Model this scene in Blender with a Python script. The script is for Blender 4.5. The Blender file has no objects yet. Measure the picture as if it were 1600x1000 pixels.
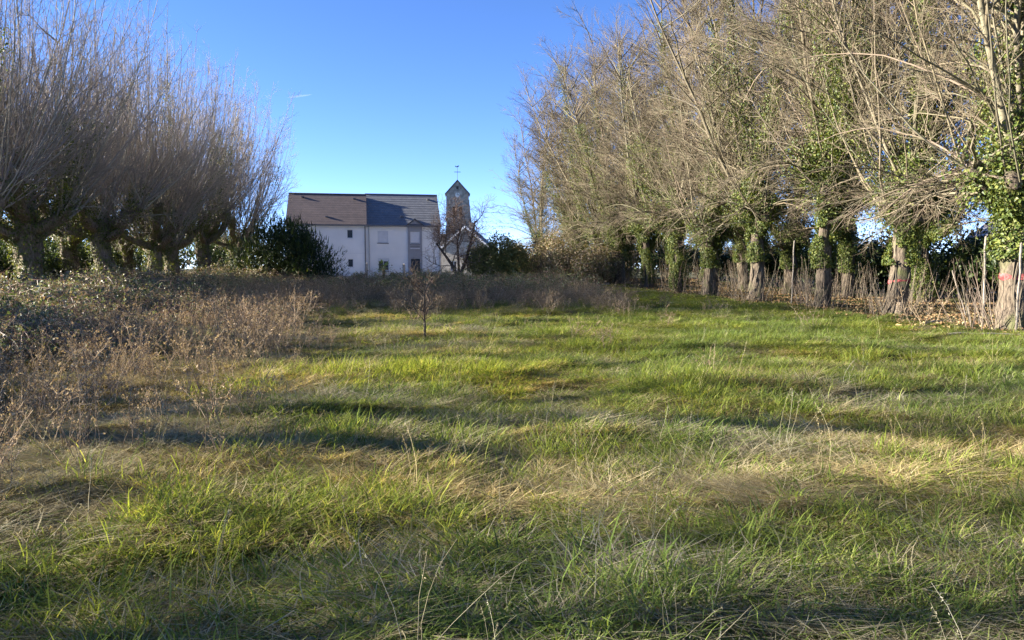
import bpy, math
import numpy as np
from math import radians, sin, cos, pi, tan

# ------------------------------------------------------------------ camera, world, sun, exposure
scene = bpy.context.scene
C = scene.collection
EYE = 1.6
FPX = 1190.0            # focal length in photo pixels (1600 wide)
HORIZON = 420.0
cam_d = bpy.data.cameras.new('camera')
cam_d.sensor_width = 36.0
cam_d.lens = 36.0 * FPX / 1600.0
cam_d.clip_start = 0.05
cam_d.clip_end = 20000.0
cam = bpy.data.objects.new('camera', cam_d)
C.objects.link(cam)
cam.location = (0, 0, EYE)
cam.rotation_euler = (radians(90) - math.atan((500.0 - HORIZON) / FPX), 0, 0)
scene.camera = cam

SUN_EL = radians(18.0)
SUN_AZ = radians(-88.0)          # measured from +Y (view direction) towards +X; the sun stands to the left
world = bpy.data.worlds.new('World')
scene.world = world
world.use_nodes = True
wn = world.node_tree
wn.nodes.clear()
sky = wn.nodes.new('ShaderNodeTexSky')
sky.sky_type = 'NISHITA'
sky.sun_disc = False
sky.sun_elevation = SUN_EL
sky.sun_rotation = SUN_AZ
sky.altitude = 50
sky.air_density = 0.4
sky.dust_density = 0.0
sky.ozone_density = 2.0
bg = wn.nodes.new('ShaderNodeBackground')
bg.inputs['Strength'].default_value = 0.082
world.cycles.sampling_method = 'NONE'      # an even sky: found by bounced rays, with less noise
wo = wn.nodes.new('ShaderNodeOutputWorld')
hs = wn.nodes.new('ShaderNodeHueSaturation')
hs.inputs['Saturation'].default_value = 1.15
wn.links.new(sky.outputs[0], hs.inputs['Color'])
tn = wn.nodes.new('ShaderNodeMix'); tn.data_type = 'RGBA'; tn.blend_type = 'MULTIPLY'; tn.inputs[0].default_value = 1
tn.inputs[7].default_value = (.99, .845, .92, 1)      # winter blue
wn.links.new(hs.outputs[0], tn.inputs[6])
wn.links.new(tn.outputs[2], bg.inputs[0])
wn.links.new(bg.outputs[0], wo.inputs[0])

sun_d = bpy.data.lights.new('sun', 'SUN')
sun_d.energy = 5.0
sun_d.angle = radians(0.53)
sun_d.color = (1.0, 0.91, 0.78)
sun = bpy.data.objects.new('sun', sun_d)
C.objects.link(sun)
sun.location = (-60, 20, 50)
# lamp shines along its -Z: point +Z at the sun
sun.rotation_euler = (radians(90) - SUN_EL, 0, pi - SUN_AZ)

scene.view_settings.view_transform = 'Standard'
scene.view_settings.look = 'None'
scene.view_settings.exposure = 2.55
scene.view_settings.gamma = 1.0
scene.view_settings.use_curve_mapping = False
cy = scene.cycles
cy.max_bounces = 4
cy.diffuse_bounces = 2
cy.glossy_bounces = 2
cy.transmission_bounces = 2
cy.transparent_max_bounces = 4
cy.debug_use_spatial_splits = True
cy.caustics_reflective = False
cy.caustics_refractive = False
cy.use_denoising = True
cy.denoising_prefilter = 'NONE'
cy.use_light_tree = False
cy.sample_clamp_indirect = 4.0
cy.use_adaptive_sampling = True
cy.adaptive_threshold = 0.003

# ------------------------------------------------------------------ helpers
def px(x, d):
    """photo column -> X at distance d"""
    return (x - 800.0) / FPX * d
def pz(y, d):
    """photo row -> Z at distance d (small pitch)"""
    return EYE + (HORIZON - y) / FPX * d

def vnoise(x, y, seed=0):
    """smooth value noise in 0..1, vectorised"""
    x = np.asarray(x, float); y = np.asarray(y, float)
    xi = np.floor(x).astype(np.int64); yi = np.floor(y).astype(np.int64)
    xf = x - xi; yf = y - yi
    def h(a, b):
        n = (a * 374761393 + b * 668265263 + seed * 974711 + 1013) & 0x7fffffff
        n = ((n ^ (n >> 13)) * 1274126177) & 0x7fffffff
        n = ((n ^ (n >> 15)) * 668265263) & 0x7fffffff
        return ((n ^ (n >> 16)) & 0xffff) / 65535.0
    u = xf * xf * (3 - 2 * xf); v = yf * yf * (3 - 2 * yf)
    return (h(xi, yi) * (1 - u) + h(xi + 1, yi) * u) * (1 - v) + (h(xi, yi + 1) * (1 - u) + h(xi + 1, yi + 1) * u) * v
def fbm(x, y, seed=0, o=3):
    s = 0; a = .5; t = 0
    for i in range(o):
        s = s + a * vnoise(np.asarray(x) * 2 ** i, np.asarray(y) * 2 ** i, seed + i * 17); t += a; a *= .5
    return s / t
def sstep(a, b, x):
    t = np.clip((np.asarray(x, float) - a) / (b - a), 0, 1)
    return t * t * (3 - 2 * t)

def gz(x, y):
    """height of the ground"""
    x = np.asarray(x, float); y = np.asarray(y, float)
    near = 1 - sstep(90, 130, np.hypot(x, y))
    h = 0.30 * (fbm(x * .38, y * .62, 5, 3) - .5) + 0.11 * (vnoise(x * 1.5, y * 1.7, 9) - .5)
    h = h * near * sstep(0.5, 4.5, np.hypot(x, y))
    h = h + 0.6 * sstep(48, 72, y)
    h = h + 0.35 * sstep(-9, -17, x) * sstep(8, 20, y) * 0.5
    return h
def gzf(x, y):
    return float(gz(x, y))

def rs(seed):
    return np.random.RandomState(seed)
def unit(v):
    return v / np.maximum(np.linalg.norm(v, axis=-1, keepdims=True), 1e-9)

class MB:
    """collects vertices, polygons, colours and material slots for ONE mesh"""
    def __init__(self):
        self.v = []; self.f = []; self.n = 0; self.c = []; self.sm = []
    def add(self, v, f, col=(1, 1, 1), smooth=True):
        v = np.asarray(v, np.float32).reshape(-1, 3); f = np.asarray(f, np.int64)
        self.v.append(v); self.f.append(f + self.n); self.n += len(v)
        col = np.asarray(col, np.float32)
        self.c.append(np.broadcast_to(col, (len(v), 3)) if col.ndim == 1 else col)
        self.sm.append(np.full(len(f), smooth))
    def box(self, x0, x1, y0, y1, z0, z1, col=(1, 1, 1)):
        v = [(x0, y0, z0), (x1, y0, z0), (x1, y1, z0), (x0, y1, z0), (x0, y0, z1), (x1, y0, z1), (x1, y1, z1), (x0, y1, z1)]
        f = [(0, 3, 2, 1), (4, 5, 6, 7), (0, 1, 5, 4), (1, 2, 6, 5), (2, 3, 7, 6), (3, 0, 4, 7)]
        self.add(v, f, col, False)
    def tubes(self, P, R, sides, col=(1, 1, 1), cap=False):
        """P [M,n,3], R [M,n]"""
        P = np.asarray(P, float); R = np.asarray(R, float)
        M, n, _ = P.shape
        if M == 0: return
        T = unit(np.gradient(P, axis=1))
        m = unit(P[:, -1] - P[:, 0])
        ref = np.where(np.abs(m[:, 2:3]) > .8, np.array([[1., 0, 0]]), np.array([[0, 0, 1.]]))
        a = np.cross(m, ref)[:, None, :]
        U = unit(a - (a * T).sum(-1, keepdims=True) * T)
        V = np.cross(T, U)
        ang = np.arange(sides) / sides * 2 * pi
        off = U[:, :, None, :] * np.cos(ang)[None, None, :, None] + V[:, :, None, :] * np.sin(ang)[None, None, :, None]
        ver = P[:, :, None, :] + off * R[:, :, None, None]
        k = np.arange(sides); k2 = (k + 1) % sides
        ring = np.arange(n - 1)[:, None] * sides
        q = np.stack([ring + k, ring + k2, ring + sides + k2, ring + sides + k], -1).reshape(-1, 4)
        f = (q[None] + (np.arange(M) * n * sides)[:, None, None]).reshape(-1, 4)
        col = np.asarray(col, float)
        if col.ndim == 2:       # one per curve
            col = np.repeat(col, n * sides, axis=0)
        self.add(ver.reshape(-1, 3), f, col, True)
    def leaves(self, c, nrm, L, W, col, rng, fold=.18):
        """pointed, slightly folded leaves: 4 vertices + 2 triangles each"""
        M = len(c)
        if M == 0: return
        nrm = unit(nrm); t = rng.normal(size=(M, 3)); a = unit(np.cross(nrm, t)); b = np.cross(nrm, a)
        L = np.broadcast_to(L, (M,))[:, None]; W = np.broadcast_to(W, (M,))[:, None]
        up = nrm * W * fold
        v = np.stack([c - a * L * .5, c + b * W * .5 + up + a * L * -.08, c + a * L * .5, c - b * W * .5 + up + a * L * -.08], 1)
        i = np.arange(M)[:, None] * 4
        f = np.concatenate([np.concatenate([i, i + 1, i + 2], 1), np.concatenate([i, i + 2, i + 3], 1)])
        col = np.asarray(col, float)
        if col.ndim == 2: col = np.repeat(col, 4, axis=0)
        self.add(v.reshape(-1, 3), f, col, False)
    def blades(self, P, w, col):
        """flat tapering strips along curves P [M,n,3]; w [M]"""
        M, n, _ = P.shape
        d = P[:, -1] - P[:, 0]
        side = np.stack([-d[:, 1], d[:, 0], 0 * d[:, 0]], -1) + 1e-6
        side = unit(side)
        prof = np.array([1, .95, .7, .12]) if n == 4 else np.linspace(1, .1, n)
        o = side[:, None, :] * (w[:, None] * prof[None])[:, :, None] * .5
        v = np.stack([P - o, P + o], 2).reshape(M, n * 2, 3)
        base = np.arange(n - 1) * 2
        q = np.stack([base, base + 1, base + 3, base + 2], -1)
        f = (q[None] + (np.arange(M) * n * 2)[:, None, None]).reshape(-1, 4)
        col = np.asarray(col, float)
        if col.ndim == 2: col = np.repeat(col, n * 2, axis=0)
        self.add(v.reshape(-1, 3), f, col, False)
    def mesh(self, name, mat):
        v = np.concatenate(self.v); c = np.concatenate(self.c)
        me = bpy.data.meshes.new(name)
        me.vertices.add(len(v)); me.vertices.foreach_set('co', v.astype(np.float32).ravel())
        li = np.concatenate([f.ravel() for f in self.f]).astype(np.int32)
        sz = np.concatenate([np.full(len(f), f.shape[1]) for f in self.f]).astype(np.int32)
        st = np.concatenate([[0], np.cumsum(sz)[:-1]]).astype(np.int32)
        me.loops.add(len(li)); me.loops.foreach_set('vertex_index', li)
        me.polygons.add(len(sz)); me.polygons.foreach_set('loop_start', st)
        me.polygons.foreach_set('use_smooth', np.concatenate(self.sm))
        at = me.color_attributes.new('Col', 'FLOAT_COLOR', 'POINT')
        at.data.foreach_set('color', np.concatenate([c, np.ones((len(c), 1), np.float32)], 1).astype(np.float32).ravel())
        me.update(calc_edges=True)
        me.materials.append(mat)
        return me

def link(name, me, parent=None, loc=None):
    o = bpy.data.objects.new(name, me); C.objects.link(o)
    if parent is not None: o.parent = parent
    if loc is not None: o.location = loc
    return o
def tag(o, label=None, cat=None, group=None, kind=None):
    if label: o['label'] = label
    if cat: o['category'] = cat
    if group: o['group'] = group
    if kind: o['kind'] = kind
    return o
def empty(name, loc, rz=0, s=1.0):
    o = bpy.data.objects.new(name, None); C.objects.link(o)
    o.location = loc; o.rotation_euler = (0, 0, rz); o.scale = (s, s, s); o.empty_display_size = .3
    return o

# ------------------------------------------------------------------ materials
def newmat(name):
    m = bpy.data.materials.new(name); m.use_nodes = True
    nt = m.node_tree; nt.nodes.clear()
    return m, nt, nt.nodes.new('ShaderNodeOutputMaterial')
def N(nt, t, **kw):
    n = nt.nodes.new(t)
    for k, v in kw.items(): setattr(n, k, v)
    return n
def mat_plain(name, rgb, rough=.8, noise=.12, scale=3.0, bump=0.0, spec=.3, metal=0):
    m, nt, out = newmat(name)
    b = N(nt, 'ShaderNodeBsdfPrincipled')
    b.inputs['Roughness'].default_value = rough; b.inputs['Specular IOR Level'].default_value = spec; b.inputs['Metallic'].default_value = metal
    tc = N(nt, 'ShaderNodeTexCoord'); nz = N(nt, 'ShaderNodeTexNoise'); nz.inputs['Scale'].default_value = scale; nz.inputs['Detail'].default_value = 6
    nt.links.new(tc.outputs['Object'], nz.inputs['Vector'])
    rp = N(nt, 'ShaderNodeValToRGB')
    rp.color_ramp.elements[0].color = (*[c * (1 - noise * 1.6) for c in rgb], 1); rp.color_ramp.elements[0].position = .3
    rp.color_ramp.elements[1].color = (*[min(1, c * (1 + noise)) for c in rgb], 1); rp.color_ramp.elements[1].position = .7
    nt.links.new(nz.outputs['Fac'], rp.inputs[0]); nt.links.new(rp.outputs[0], b.inputs['Base Color'])
    if bump:
        bp = N(nt, 'ShaderNodeBump'); bp.inputs['Strength'].default_value = bump; bp.inputs['Distance'].default_value = .02
        n2 = N(nt, 'ShaderNodeTexNoise'); n2.inputs['Scale'].default_value = scale * 8; n2.inputs['Detail'].default_value = 4
        nt.links.new(tc.outputs['Object'], n2.inputs['Vector']); nt.links.new(n2.outputs['Fac'], bp.inputs['Height']); nt.links.new(bp.outputs[0], b.inputs['Normal'])
    nt.links.new(b.outputs[0], out.inputs[0])
    return m
def mat_leaf(name, trans=.35, rough=.5, spec=.3, tint=False, hue=1.0):
    """foliage: colour from the mesh's own leaf colours, optionally times a per-plant tint"""
    m, nt, out = newmat(name)
    a = N(nt, 'ShaderNodeAttribute'); a.attribute_name = 'Col'
    col = a.outputs['Color']
    if tint:
        t = N(nt, 'ShaderNodeAttribute'); t.attribute_type = 'INSTANCER'; t.attribute_name = 'tint'
        mx = N(nt, 'ShaderNodeMix', data_type='RGBA', blend_type='MULTIPLY'); mx.inputs[0].default_value = 1
        nt.links.new(col, mx.inputs[6]); nt.links.new(t.outputs['Color'], mx.inputs[7]); col = mx.outputs[2]
    if spec < .3:       # dull plant matter
        b = N(nt, 'ShaderNodeBsdfDiffuse'); nt.links.new(col, b.inputs['Color'])
        if trans == 0:
            nt.links.new(b.outputs[0], out.inputs[0]); return m
    else:
        b = N(nt, 'ShaderNodeBsdfPrincipled'); b.inputs['Roughness'].default_value = rough; b.inputs['Specular IOR Level'].default_value = spec
        nt.links.new(col, b.inputs['Base Color'])
    tr = N(nt, 'ShaderNodeBsdfTranslucent')
    # light that comes through a leaf is yellower than light it reflects
    mt = N(nt, 'ShaderNodeMix', data_type='RGBA', blend_type='MULTIPLY'); mt.inputs[0].default_value = 1; mt.inputs[7].default_value = (1.5, 1.35, .7, 1)
    nt.links.new(col, mt.inputs[6]); nt.links.new(mt.outputs[2], tr.inputs['Color'])
    ms = N(nt, 'ShaderNodeMixShader'); ms.inputs[0].default_value = trans
    nt.links.new(b.outputs[0], ms.inputs[1]); nt.links.new(tr.outputs[0], ms.inputs[2]); nt.links.new(ms.outputs[0], out.inputs[0])
    return m
def mat_bark(name, c0, c1, c2, scale=5.0):
    """furrowed bark with lichen and moss patches"""
    m, nt, out = newmat(name)
    tc = N(nt, 'ShaderNodeTexCoord'); mp = N(nt, 'ShaderNodeMapping'); mp.inputs['Scale'].default_value = (scale * 2.2, scale * 2.2, scale * .45)
    nt.links.new(tc.outputs['Object'], mp.inputs['Vector'])
    n1 = N(nt, 'ShaderNodeTexNoise'); n1.inputs['Scale'].default_value = 1.6; n1.inputs['Detail'].default_value = 8; n1.inputs['Roughness'].default_value = .65
    nt.links.new(mp.outputs[0], n1.inputs['Vector'])
    n2 = N(nt, 'ShaderNodeTexNoise'); n2.inputs['Scale'].default_value = 1.3; n2.inputs['Detail'].default_value = 5
    nt.links.new(tc.outputs['Object'], n2.inputs['Vector'])
    r1 = N(nt, 'ShaderNodeValToRGB'); r1.color_ramp.elements[0].color = (*c0, 1); r1.color_ramp.elements[0].position = .34; r1.color_ramp.elements[1].color = (*c1, 1); r1.color_ramp.elements[1].position = .66
    nt.links.new(n1.outputs['Fac'], r1.inputs[0])
    r2 = N(nt, 'ShaderNodeValToRGB'); r2.color_ramp.elements[0].position = .5; r2.color_ramp.elements[1].position = .68
    nt.links.new(n2.outputs['Fac'], r2.inputs[0])
    mx = N(nt, 'ShaderNodeMix', data_type='RGBA'); mx.inputs[7].default_value = (*c2, 1)
    nt.links.new(r2.outputs[0], mx.inputs[0]); nt.links.new(r1.outputs[0], mx.inputs[6])
    b = N(nt, 'ShaderNodeBsdfPrincipled'); b.inputs['Roughness'].default_value = .9; b.inputs['Specular IOR Level'].default_value = .15
    nt.links.new(mx.outputs[2], b.inputs['Base Color'])
    bp = N(nt, 'ShaderNodeBump'); bp.inputs['Strength'].default_value = 1.0; bp.inputs['Distance'].default_value = .06
    nt.links.new(n1.outputs['Fac'], bp.inputs['Height']); nt.links.new(bp.outputs[0], b.inputs['Normal'])
    nt.links.new(b.outputs[0], out.inputs[0])
    return m

M_BARK_L = mat_bark('bark_grey', (.06, .046, .035), (.29, .235, .175), (.14, .15, .065))
M_BARK_R = mat_bark('bark_tan', (.04, .032, .025), (.21, .17, .125), (.11, .12, .05))
M_TWIG = mat_leaf('twig', trans=0.0, rough=.6, spec=.25)
M_IVY = mat_leaf('ivy_leaf', trans=.25, rough=.5, spec=.3)
M_SHRUB = mat_leaf('shrub_leaf', trans=.2, rough=.45, spec=.35)
M_GRASS = mat_leaf('grass_blade', trans=.42, rough=.5, spec=.25, tint=True)
M_DRY = mat_leaf('dry_plant', trans=.2, rough=.7, spec=.15, tint=True)
M_BRAMBLE = mat_leaf('bramble', trans=.22, rough=.45, spec=.35, tint=True)
M_LITTER = mat_leaf('leaf_litter', trans=.1, rough=.7, spec=.15)
M_PAINT = mat_plain('red_marking_paint', (.34, .085, .08), .9, .6, 9)
M_STAKE = mat_plain('weathered_stake_wood', (.25, .22, .18), .85, .3, 8, .3)

# ------------------------------------------------------------------ ground
def ground():
    def axis(lo, hi, step, far, grow):
        a = list(np.arange(lo, hi + step * .5, step)); s = step
        left = []; x = lo
        while x > -far: s *= grow; x -= s; left.append(x)
        s = step; x = hi; right = []
        while x < far: s *= grow; x += s; right.append(x)
        return np.array(left[::-1] + a + right)
    xs = axis(-26, 24, .3, 3500, 1.35); ys = axis(-2, 62, .3, 3500, 1.35)
    X, Y = np.meshgrid(xs, ys)
    Z = gz(X, Y)
    v = np.stack([X, Y, Z], -1).reshape(-1, 3)
    nx, ny = len(xs), len(ys)
    i = (np.arange(ny - 1)[:, None] * nx + np.arange(nx - 1)[None]).ravel()
    f = np.stack([i, i + 1, i + nx + 1, i + nx], -1)
    mb = MB(); mb.add(v, f)
    m, nt, out = newmat('meadow_soil')
    tc = N(nt, 'ShaderNodeTexCoord')
    n1 = N(nt, 'ShaderNodeTexNoise'); n1.inputs['Scale'].default_value = .45; n1.inputs['Detail'].default_value = 5
    n2 = N(nt, 'ShaderNodeTexNoise'); n2.inputs['Scale'].default_value = 14; n2.inputs['Detail'].default_value = 8; n2.inputs['Roughness'].default_value = .7
    for n in (n1, n2): nt.links.new(tc.outputs['Object'], n.inputs['Vector'])
    r1 = N(nt, 'ShaderNodeValToRGB')
    e = r1.color_ramp.elements; e[0].position = .36; e[0].color = (.085, .066, .042, 1); e[1].position = .62; e[1].color = (.055, .075, .022, 1)
    nt.links.new(n1.outputs['Fac'], r1.inputs[0])
    r2 = N(nt, 'ShaderNodeValToRGB')
    e = r2.color_ramp.elements; e[0].position = .3; e[0].color = (.45, .45, .45, 1); e[1].position = .72; e[1].color = (1.35, 1.3, 1.15, 1)
    nt.links.new(n2.outputs['Fac'], r2.inputs[0])
    mx = N(nt, 'ShaderNodeMix', data_type='RGBA', blend_type='MULTIPLY'); mx.inputs[0].default_value = 1
    nt.links.new(r1.outputs[0], mx.inputs[6]); nt.links.new(r2.outputs[0], mx.inputs[7])
    b = N(nt, 'ShaderNodeBsdfPrincipled'); b.inputs['Roughness'].default_value = .95; b.inputs['Specular IOR Level'].default_value = .1
    nt.links.new(mx.outputs[2], b.inputs['Base Color'])
    bp = N(nt, 'ShaderNodeBump'); bp.inputs['Strength'].default_value = .8; bp.inputs['Distance'].default_value = .05
    nt.links.new(n2.outputs['Fac'], bp.inputs['Height']); nt.links.new(bp.outputs[0], b.inputs['Normal'])
    nt.links.new(b.outputs[0], out.inputs[0])
    o = link('ground', mb.mesh('ground', m)); o['kind'] = 'structure'
ground()

# ------------------------------------------------------------------ trees
def bend(start, d0, d1, length, n, rng, wob=.06, power=1.0):
    """M curves whose direction turns from d0 to d1"""
    M = len(start)
    t = (np.linspace(0, 1, n - 1) ** power)[None, :, None]
    d = unit(d0[:, None, :] * (1 - t) + d1[:, None, :] * t)
    d = unit(d + rng.normal(size=(M, n - 1, 3)) * wob)
    step = d * (length[:, None, None] / (n - 1))
    return np.concatenate([start[:, None, :], start[:, None, :] + np.cumsum(step, 1)], 1)
def along(P, t):
    """points and tangents on curves P [M,n,3] at t [M,k]"""
    M, n, _ = P.shape
    s = np.clip(t, 0, .9999) * (n - 1); i = s.astype(int); f = (s - i)[..., None]
    r = np.arange(M)[:, None]
    a = P[r, i]; b = P[r, i + 1]
    return a * (1 - f) + b * f, unit(b - a)
def taper(r0, r1, n, power=1.0):
    t = np.linspace(0, 1, n)[None] ** power
    return r0[:, None] * (1 - t) + r1[:, None] * t
def jitcol(base, M, rng, v=.18, h=.06):
    base = np.asarray(base, float)
    return np.clip(base[None] * (1 + rng.uniform(-v, v, (M, 1))) * (1 + rng.uniform(-h, h, (M, 3))), 0, 1)

def trunk_surface(rng, height, r, lean, sides=26, flare=.2):
    ph = rng.uniform(0, 6.28, 8)
    def radius(z, a):
        t = np.clip(z / height, 0, 1.1)
        rr = r * (1.0 - .22 * t + .16 * t ** 3)
        fl = np.exp(-np.clip(z, -.4, 9) / .38)
        rr = rr * (1 + flare * fl + .16 * fl * np.cos(5 * a + ph[0]) + .08 * np.cos(3 * a + ph[1] + .7 * z) + .06 * np.cos(7 * a + ph[2] - .9 * z)
                   + .12 * np.sin(2.1 * z + ph[3]) * np.cos(a + ph[4]) + .06 * np.sin(5 * z + ph[5] + 2 * a) + .05 * np.sin(9 * z + ph[2] - 3 * a) + .03 * np.cos(13 * a + ph[6] + 1.7 * z))
        return rr
    def center(z):
        t = np.clip(z / height, -.2, 1.2)
        return np.stack([lean[0] * t ** 1.5 * np.sign(1) if False else lean[0] * t, lean[1] * t, z], -1) + np.stack([.07 * np.sin(1.3 * z + ph[7]) - .07 * np.sin(ph[7]), .06 * np.cos(1.1 * z + ph[3]) - .06 * np.cos(ph[3]), 0 * z], -1)
    def sheet(z0, z1, rings, offs=0.0, ragged=0.0):
        z = np.linspace(z0, z1, rings); a = np.arange(sides) / sides * 2 * pi
        Z, A = np.meshgrid(z, a, indexing='ij')
        if ragged:
            Z = Z + ragged * (vnoise(A * 3.3 + 5, Z * 9, 4) - .5)
        R = radius(Z, A) + offs
        c = center(Z)
        v = c + np.stack([np.cos(A) * R, np.sin(A) * R, 0 * R], -1)
        k = np.arange(sides); k2 = (k + 1) % sides; ring = np.arange(rings - 1)[:, None] * sides
        f = np.stack([ring + k, ring + k2, ring + sides + k2, ring + sides + k], -1).reshape(-1, 4)
        return v.reshape(-1, 3), f
    return radius, center, sheet

def ivy_leaves(mb, P, R, n, rng, spread=(.04, .28), size=(.06, .12), palette=None, droop=.3):
    """leaves hugging the curves P with radius R; n leaves in all"""
    M = len(P)
    if M == 0 or n == 0: return
    ln = np.linalg.norm(np.diff(P, axis=1), axis=-1).sum(1)
    pick = rng.choice(M, n, p=ln / ln.sum()); t = rng.uniform(0, 1, n)
    c, T = along(P[pick], t[:, None]); c = c[:, 0]; T = T[:, 0]
    s = np.clip(t * (P.shape[1] - 1), 0, P.shape[1] - 1.001); i = s.astype(int)
    rr = R[pick, i] * (1 - (s - i)) + R[pick, i + 1] * (s - i)
    rad = rng.normal(size=(n, 3)); rad = unit(rad - (rad * T).sum(-1, keepdims=True) * T)
    # clumps: the thickness of the cover changes along the stem and round it
    cl = vnoise(c[:, 2] * 1.3 + pick * 7.1, np.arctan2(rad[:, 1], rad[:, 0]) * 1.1 + 9, 3)
    keep = cl > .28
    off = rr + rng.uniform(spread[0], spread[1], n) ** 1.0 * (.35 + 1.3 * cl)
    c = c + rad * off[:, None]
    nr = unit(rad + rng.normal(size=(n, 3)) * .55 + np.array([0, 0, droop]))
    L = size[0] * .6 + (size[1] * 1.1 - size[0] * .6) * rng.uniform(0, 1, n) ** 1.6
    pal = np.array(palette if palette is not None else [(.05, .078, .018), (.085, .118, .024), (.13, .155, .034), (.19, .205, .055)])
    col = pal[rng.choice(len(pal), n, p=np.array([.3, .33, .25, .12]))] * rng.uniform(.8, 1.2, (n, 1))
    c, nr, L, col = c[keep], nr[keep], L[keep], col[keep]
    mb.leaves(c, nr, L, L * .85, col, rng)

def pollard_tree(seed, p):
    """one pollarded tree: returns meshes for trunk, crown, ivy, basal shoots and a painted band"""
    rng = rs(seed)
    H = p['trunk_h']; r = p['trunk_r']
    lean = rng.uniform(-.45, .45, 2)
    radius, center, sheet = trunk_surface(rng, H, r, lean)
    tb = MB()
    v, f = sheet(-.4, H, 30)
    tb.add(v, f)
    # top of the bole: a lumpy dome
    nt_ = 22; top = center(np.array(H)); a = np.arange(nt_) / nt_ * 2 * pi
    rings = []
    for k, (s, dz) in enumerate([(1, 0), (.8, .16), (.45, .27), (.08, .32)]):
        R = radius(np.full(nt_, H), a) * s
        rings.append(top + np.stack([np.cos(a) * R, np.sin(a) * R, np.full(nt_, dz) + .05 * np.cos(3 * a)], -1))
    vv = np.concatenate(rings); k = np.arange(nt_); k2 = (k + 1) % nt_; ring = np.arange(3)[:, None] * nt_
    tb.add(vv, np.stack([ring + k, ring + k2, ring + nt_ + k2, ring + nt_ + k], -1).reshape(-1, 4))
    # limbs ending in knuckles
    nl = p['limbs']
    az = np.arange(nl) / nl * 2 * pi + rng.uniform(-.35, .35, nl) + rng.uniform(0, 6)
    zs = H * rng.uniform(p['limb_z'][0], 1.0, nl)
    st = center(zs) + np.stack([np.cos(az), np.sin(az), 0 * az], -1) * r * .25
    el0 = rng.uniform(.15, .6, nl); el1 = rng.uniform(.7, 1.25, nl)
    d0 = np.stack([np.cos(az) * np.cos(el0), np.sin(az) * np.cos(el0), np.sin(el0)], -1)
    d1 = np.stack([np.cos(az + .3) * np.cos(el1), np.sin(az + .3) * np.cos(el1), np.sin(el1)], -1)
    ll = rng.uniform(*p['limb_l'], nl)
    LP = bend(st, d0, d1, ll, 8, rng, .13)
    lr = rng.uniform(.13, .24, nl) * r / .42
    LR = taper(lr * 1.25, lr * .85, 8); LR = LR * (1 + rng.uniform(-.12, .12, LR.shape)); LR[:, -2] *= 1.35; LR[:, -1] *= 1.25
    tb.tubes(LP, LR, 10)
    # knuckles: swollen heads, built as short fat closed tubes
    heads = [LP[:, -1]]
    extra = rng.uniform(.45, .85, (nl, 1)); mid, _ = along(LP, extra); heads.append(mid[:, 0])
    heads = np.concatenate(heads + [center(np.full(3, H)) + rng.normal(size=(3, 3)) * [.22, .22, .08] + [0, 0, .2]])
    hd = rng.normal(size=heads.shape) * .5 + [0, 0, 1]
    KP = np.stack([heads - unit(hd) * .22, heads - unit(hd) * .1, heads + unit(hd) * .08, heads + unit(hd) * .22, heads + unit(hd) * .27], 1)
    kr = rng.uniform(.14, .24, len(heads))
    tb.tubes(KP, kr[:, None] * np.array([[.5, .95, 1.0, .6, .05]]), 9)
    trunk = tb.mesh('trunk', p['bark'])

    # shoots
    cb = MB()
    ns = p['shoots']
    hi = rng.randint(0, len(heads), ns)
    st = heads[hi] + rng.normal(size=(ns, 3)) * [.12, .12, .1]
    outv = heads[hi] - center(np.array(H)); outv[:, 2] = 0
    outv = outv * .35 + rng.normal(size=(ns, 3)) * [.55, .55, 0]
    outv = outv / np.maximum(np.linalg.norm(outv, axis=1, keepdims=True), .6)
    fan = p['fan'][0] + (p['fan'][1] - p['fan'][0]) * rng.uniform(0, 1, (ns, 1)) ** p.get('fanp', 1.5)
    d0 = unit(outv * (fan + .35) + [0, 0, .75]); d1 = unit(outv * fan + [0, 0, 1.0])
    leanf = np.clip(np.linalg.norm(outv * fan, axis=1) / p['fan'][1], 0, 1)
    L = rng.uniform(*p['shoot_l'], ns) * (1 - p['dome'] * leanf ** 1.3)
    SP = bend(st, d0, d1, L, 9, rng, .045, .7)
    sr = rng.uniform(*p['shoot_r'], ns)
    nld = p.get('leaders', 0)
    if nld:             # a few strong leaders rise from the bole and carry the crown
        ld0 = unit(rng.normal(size=(nld, 3)) * [.22, .22, 0] + [0, 0, .8]); ld1 = unit(ld0 * [.55, .55, 1] + rng.normal(size=(nld, 3)) * [.06, .06, 0])
        ls = center(np.full(nld, H * .96)) + ld0 * [r * .9, r * .9, 0]
        LDP = bend(ls, ld0, ld1, rng.uniform(*p['leader_l'], nld), 9, rng, .05, .6)
        SP[:nld] = LDP; sr[:nld] = rng.uniform(.075, .135, nld); leanf[:nld] = -1
    cols = jitcol(p['col_shoot'], ns, rng, .25)
    cb.tubes(SP, taper(sr, np.full(ns, .008), 9, .9), 5, cols)
    # low arching boughs
    nb = p.get('boughs', 0); BP = None
    if nb:
        hi = rng.randint(0, len(heads), nb)
        a0 = rng.uniform(0, 2 * pi, nb)
        e0 = rng.uniform(.0, .8, nb); e1 = rng.uniform(-1.0, .1, nb)
        d0 = np.stack([np.cos(a0) * np.cos(e0), np.sin(a0) * np.cos(e0), np.sin(e0)], -1)
        a1 = a0 + rng.uniform(-.3, .3, nb)
        d1 = np.stack([np.cos(a1) * np.cos(e1), np.sin(a1) * np.cos(e1), np.sin(e1)], -1)
        BL = rng.uniform(*p['bough_l'], nb)
        BP = bend(heads[hi], d0, d1, BL, 9, rng, .09)
        BP[:, :, 2] = np.maximum(BP[:, :, 2], 1.3 + .5 * rng.uniform(size=(nb, 1)))
        nm = p.get('mid', 0)
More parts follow.
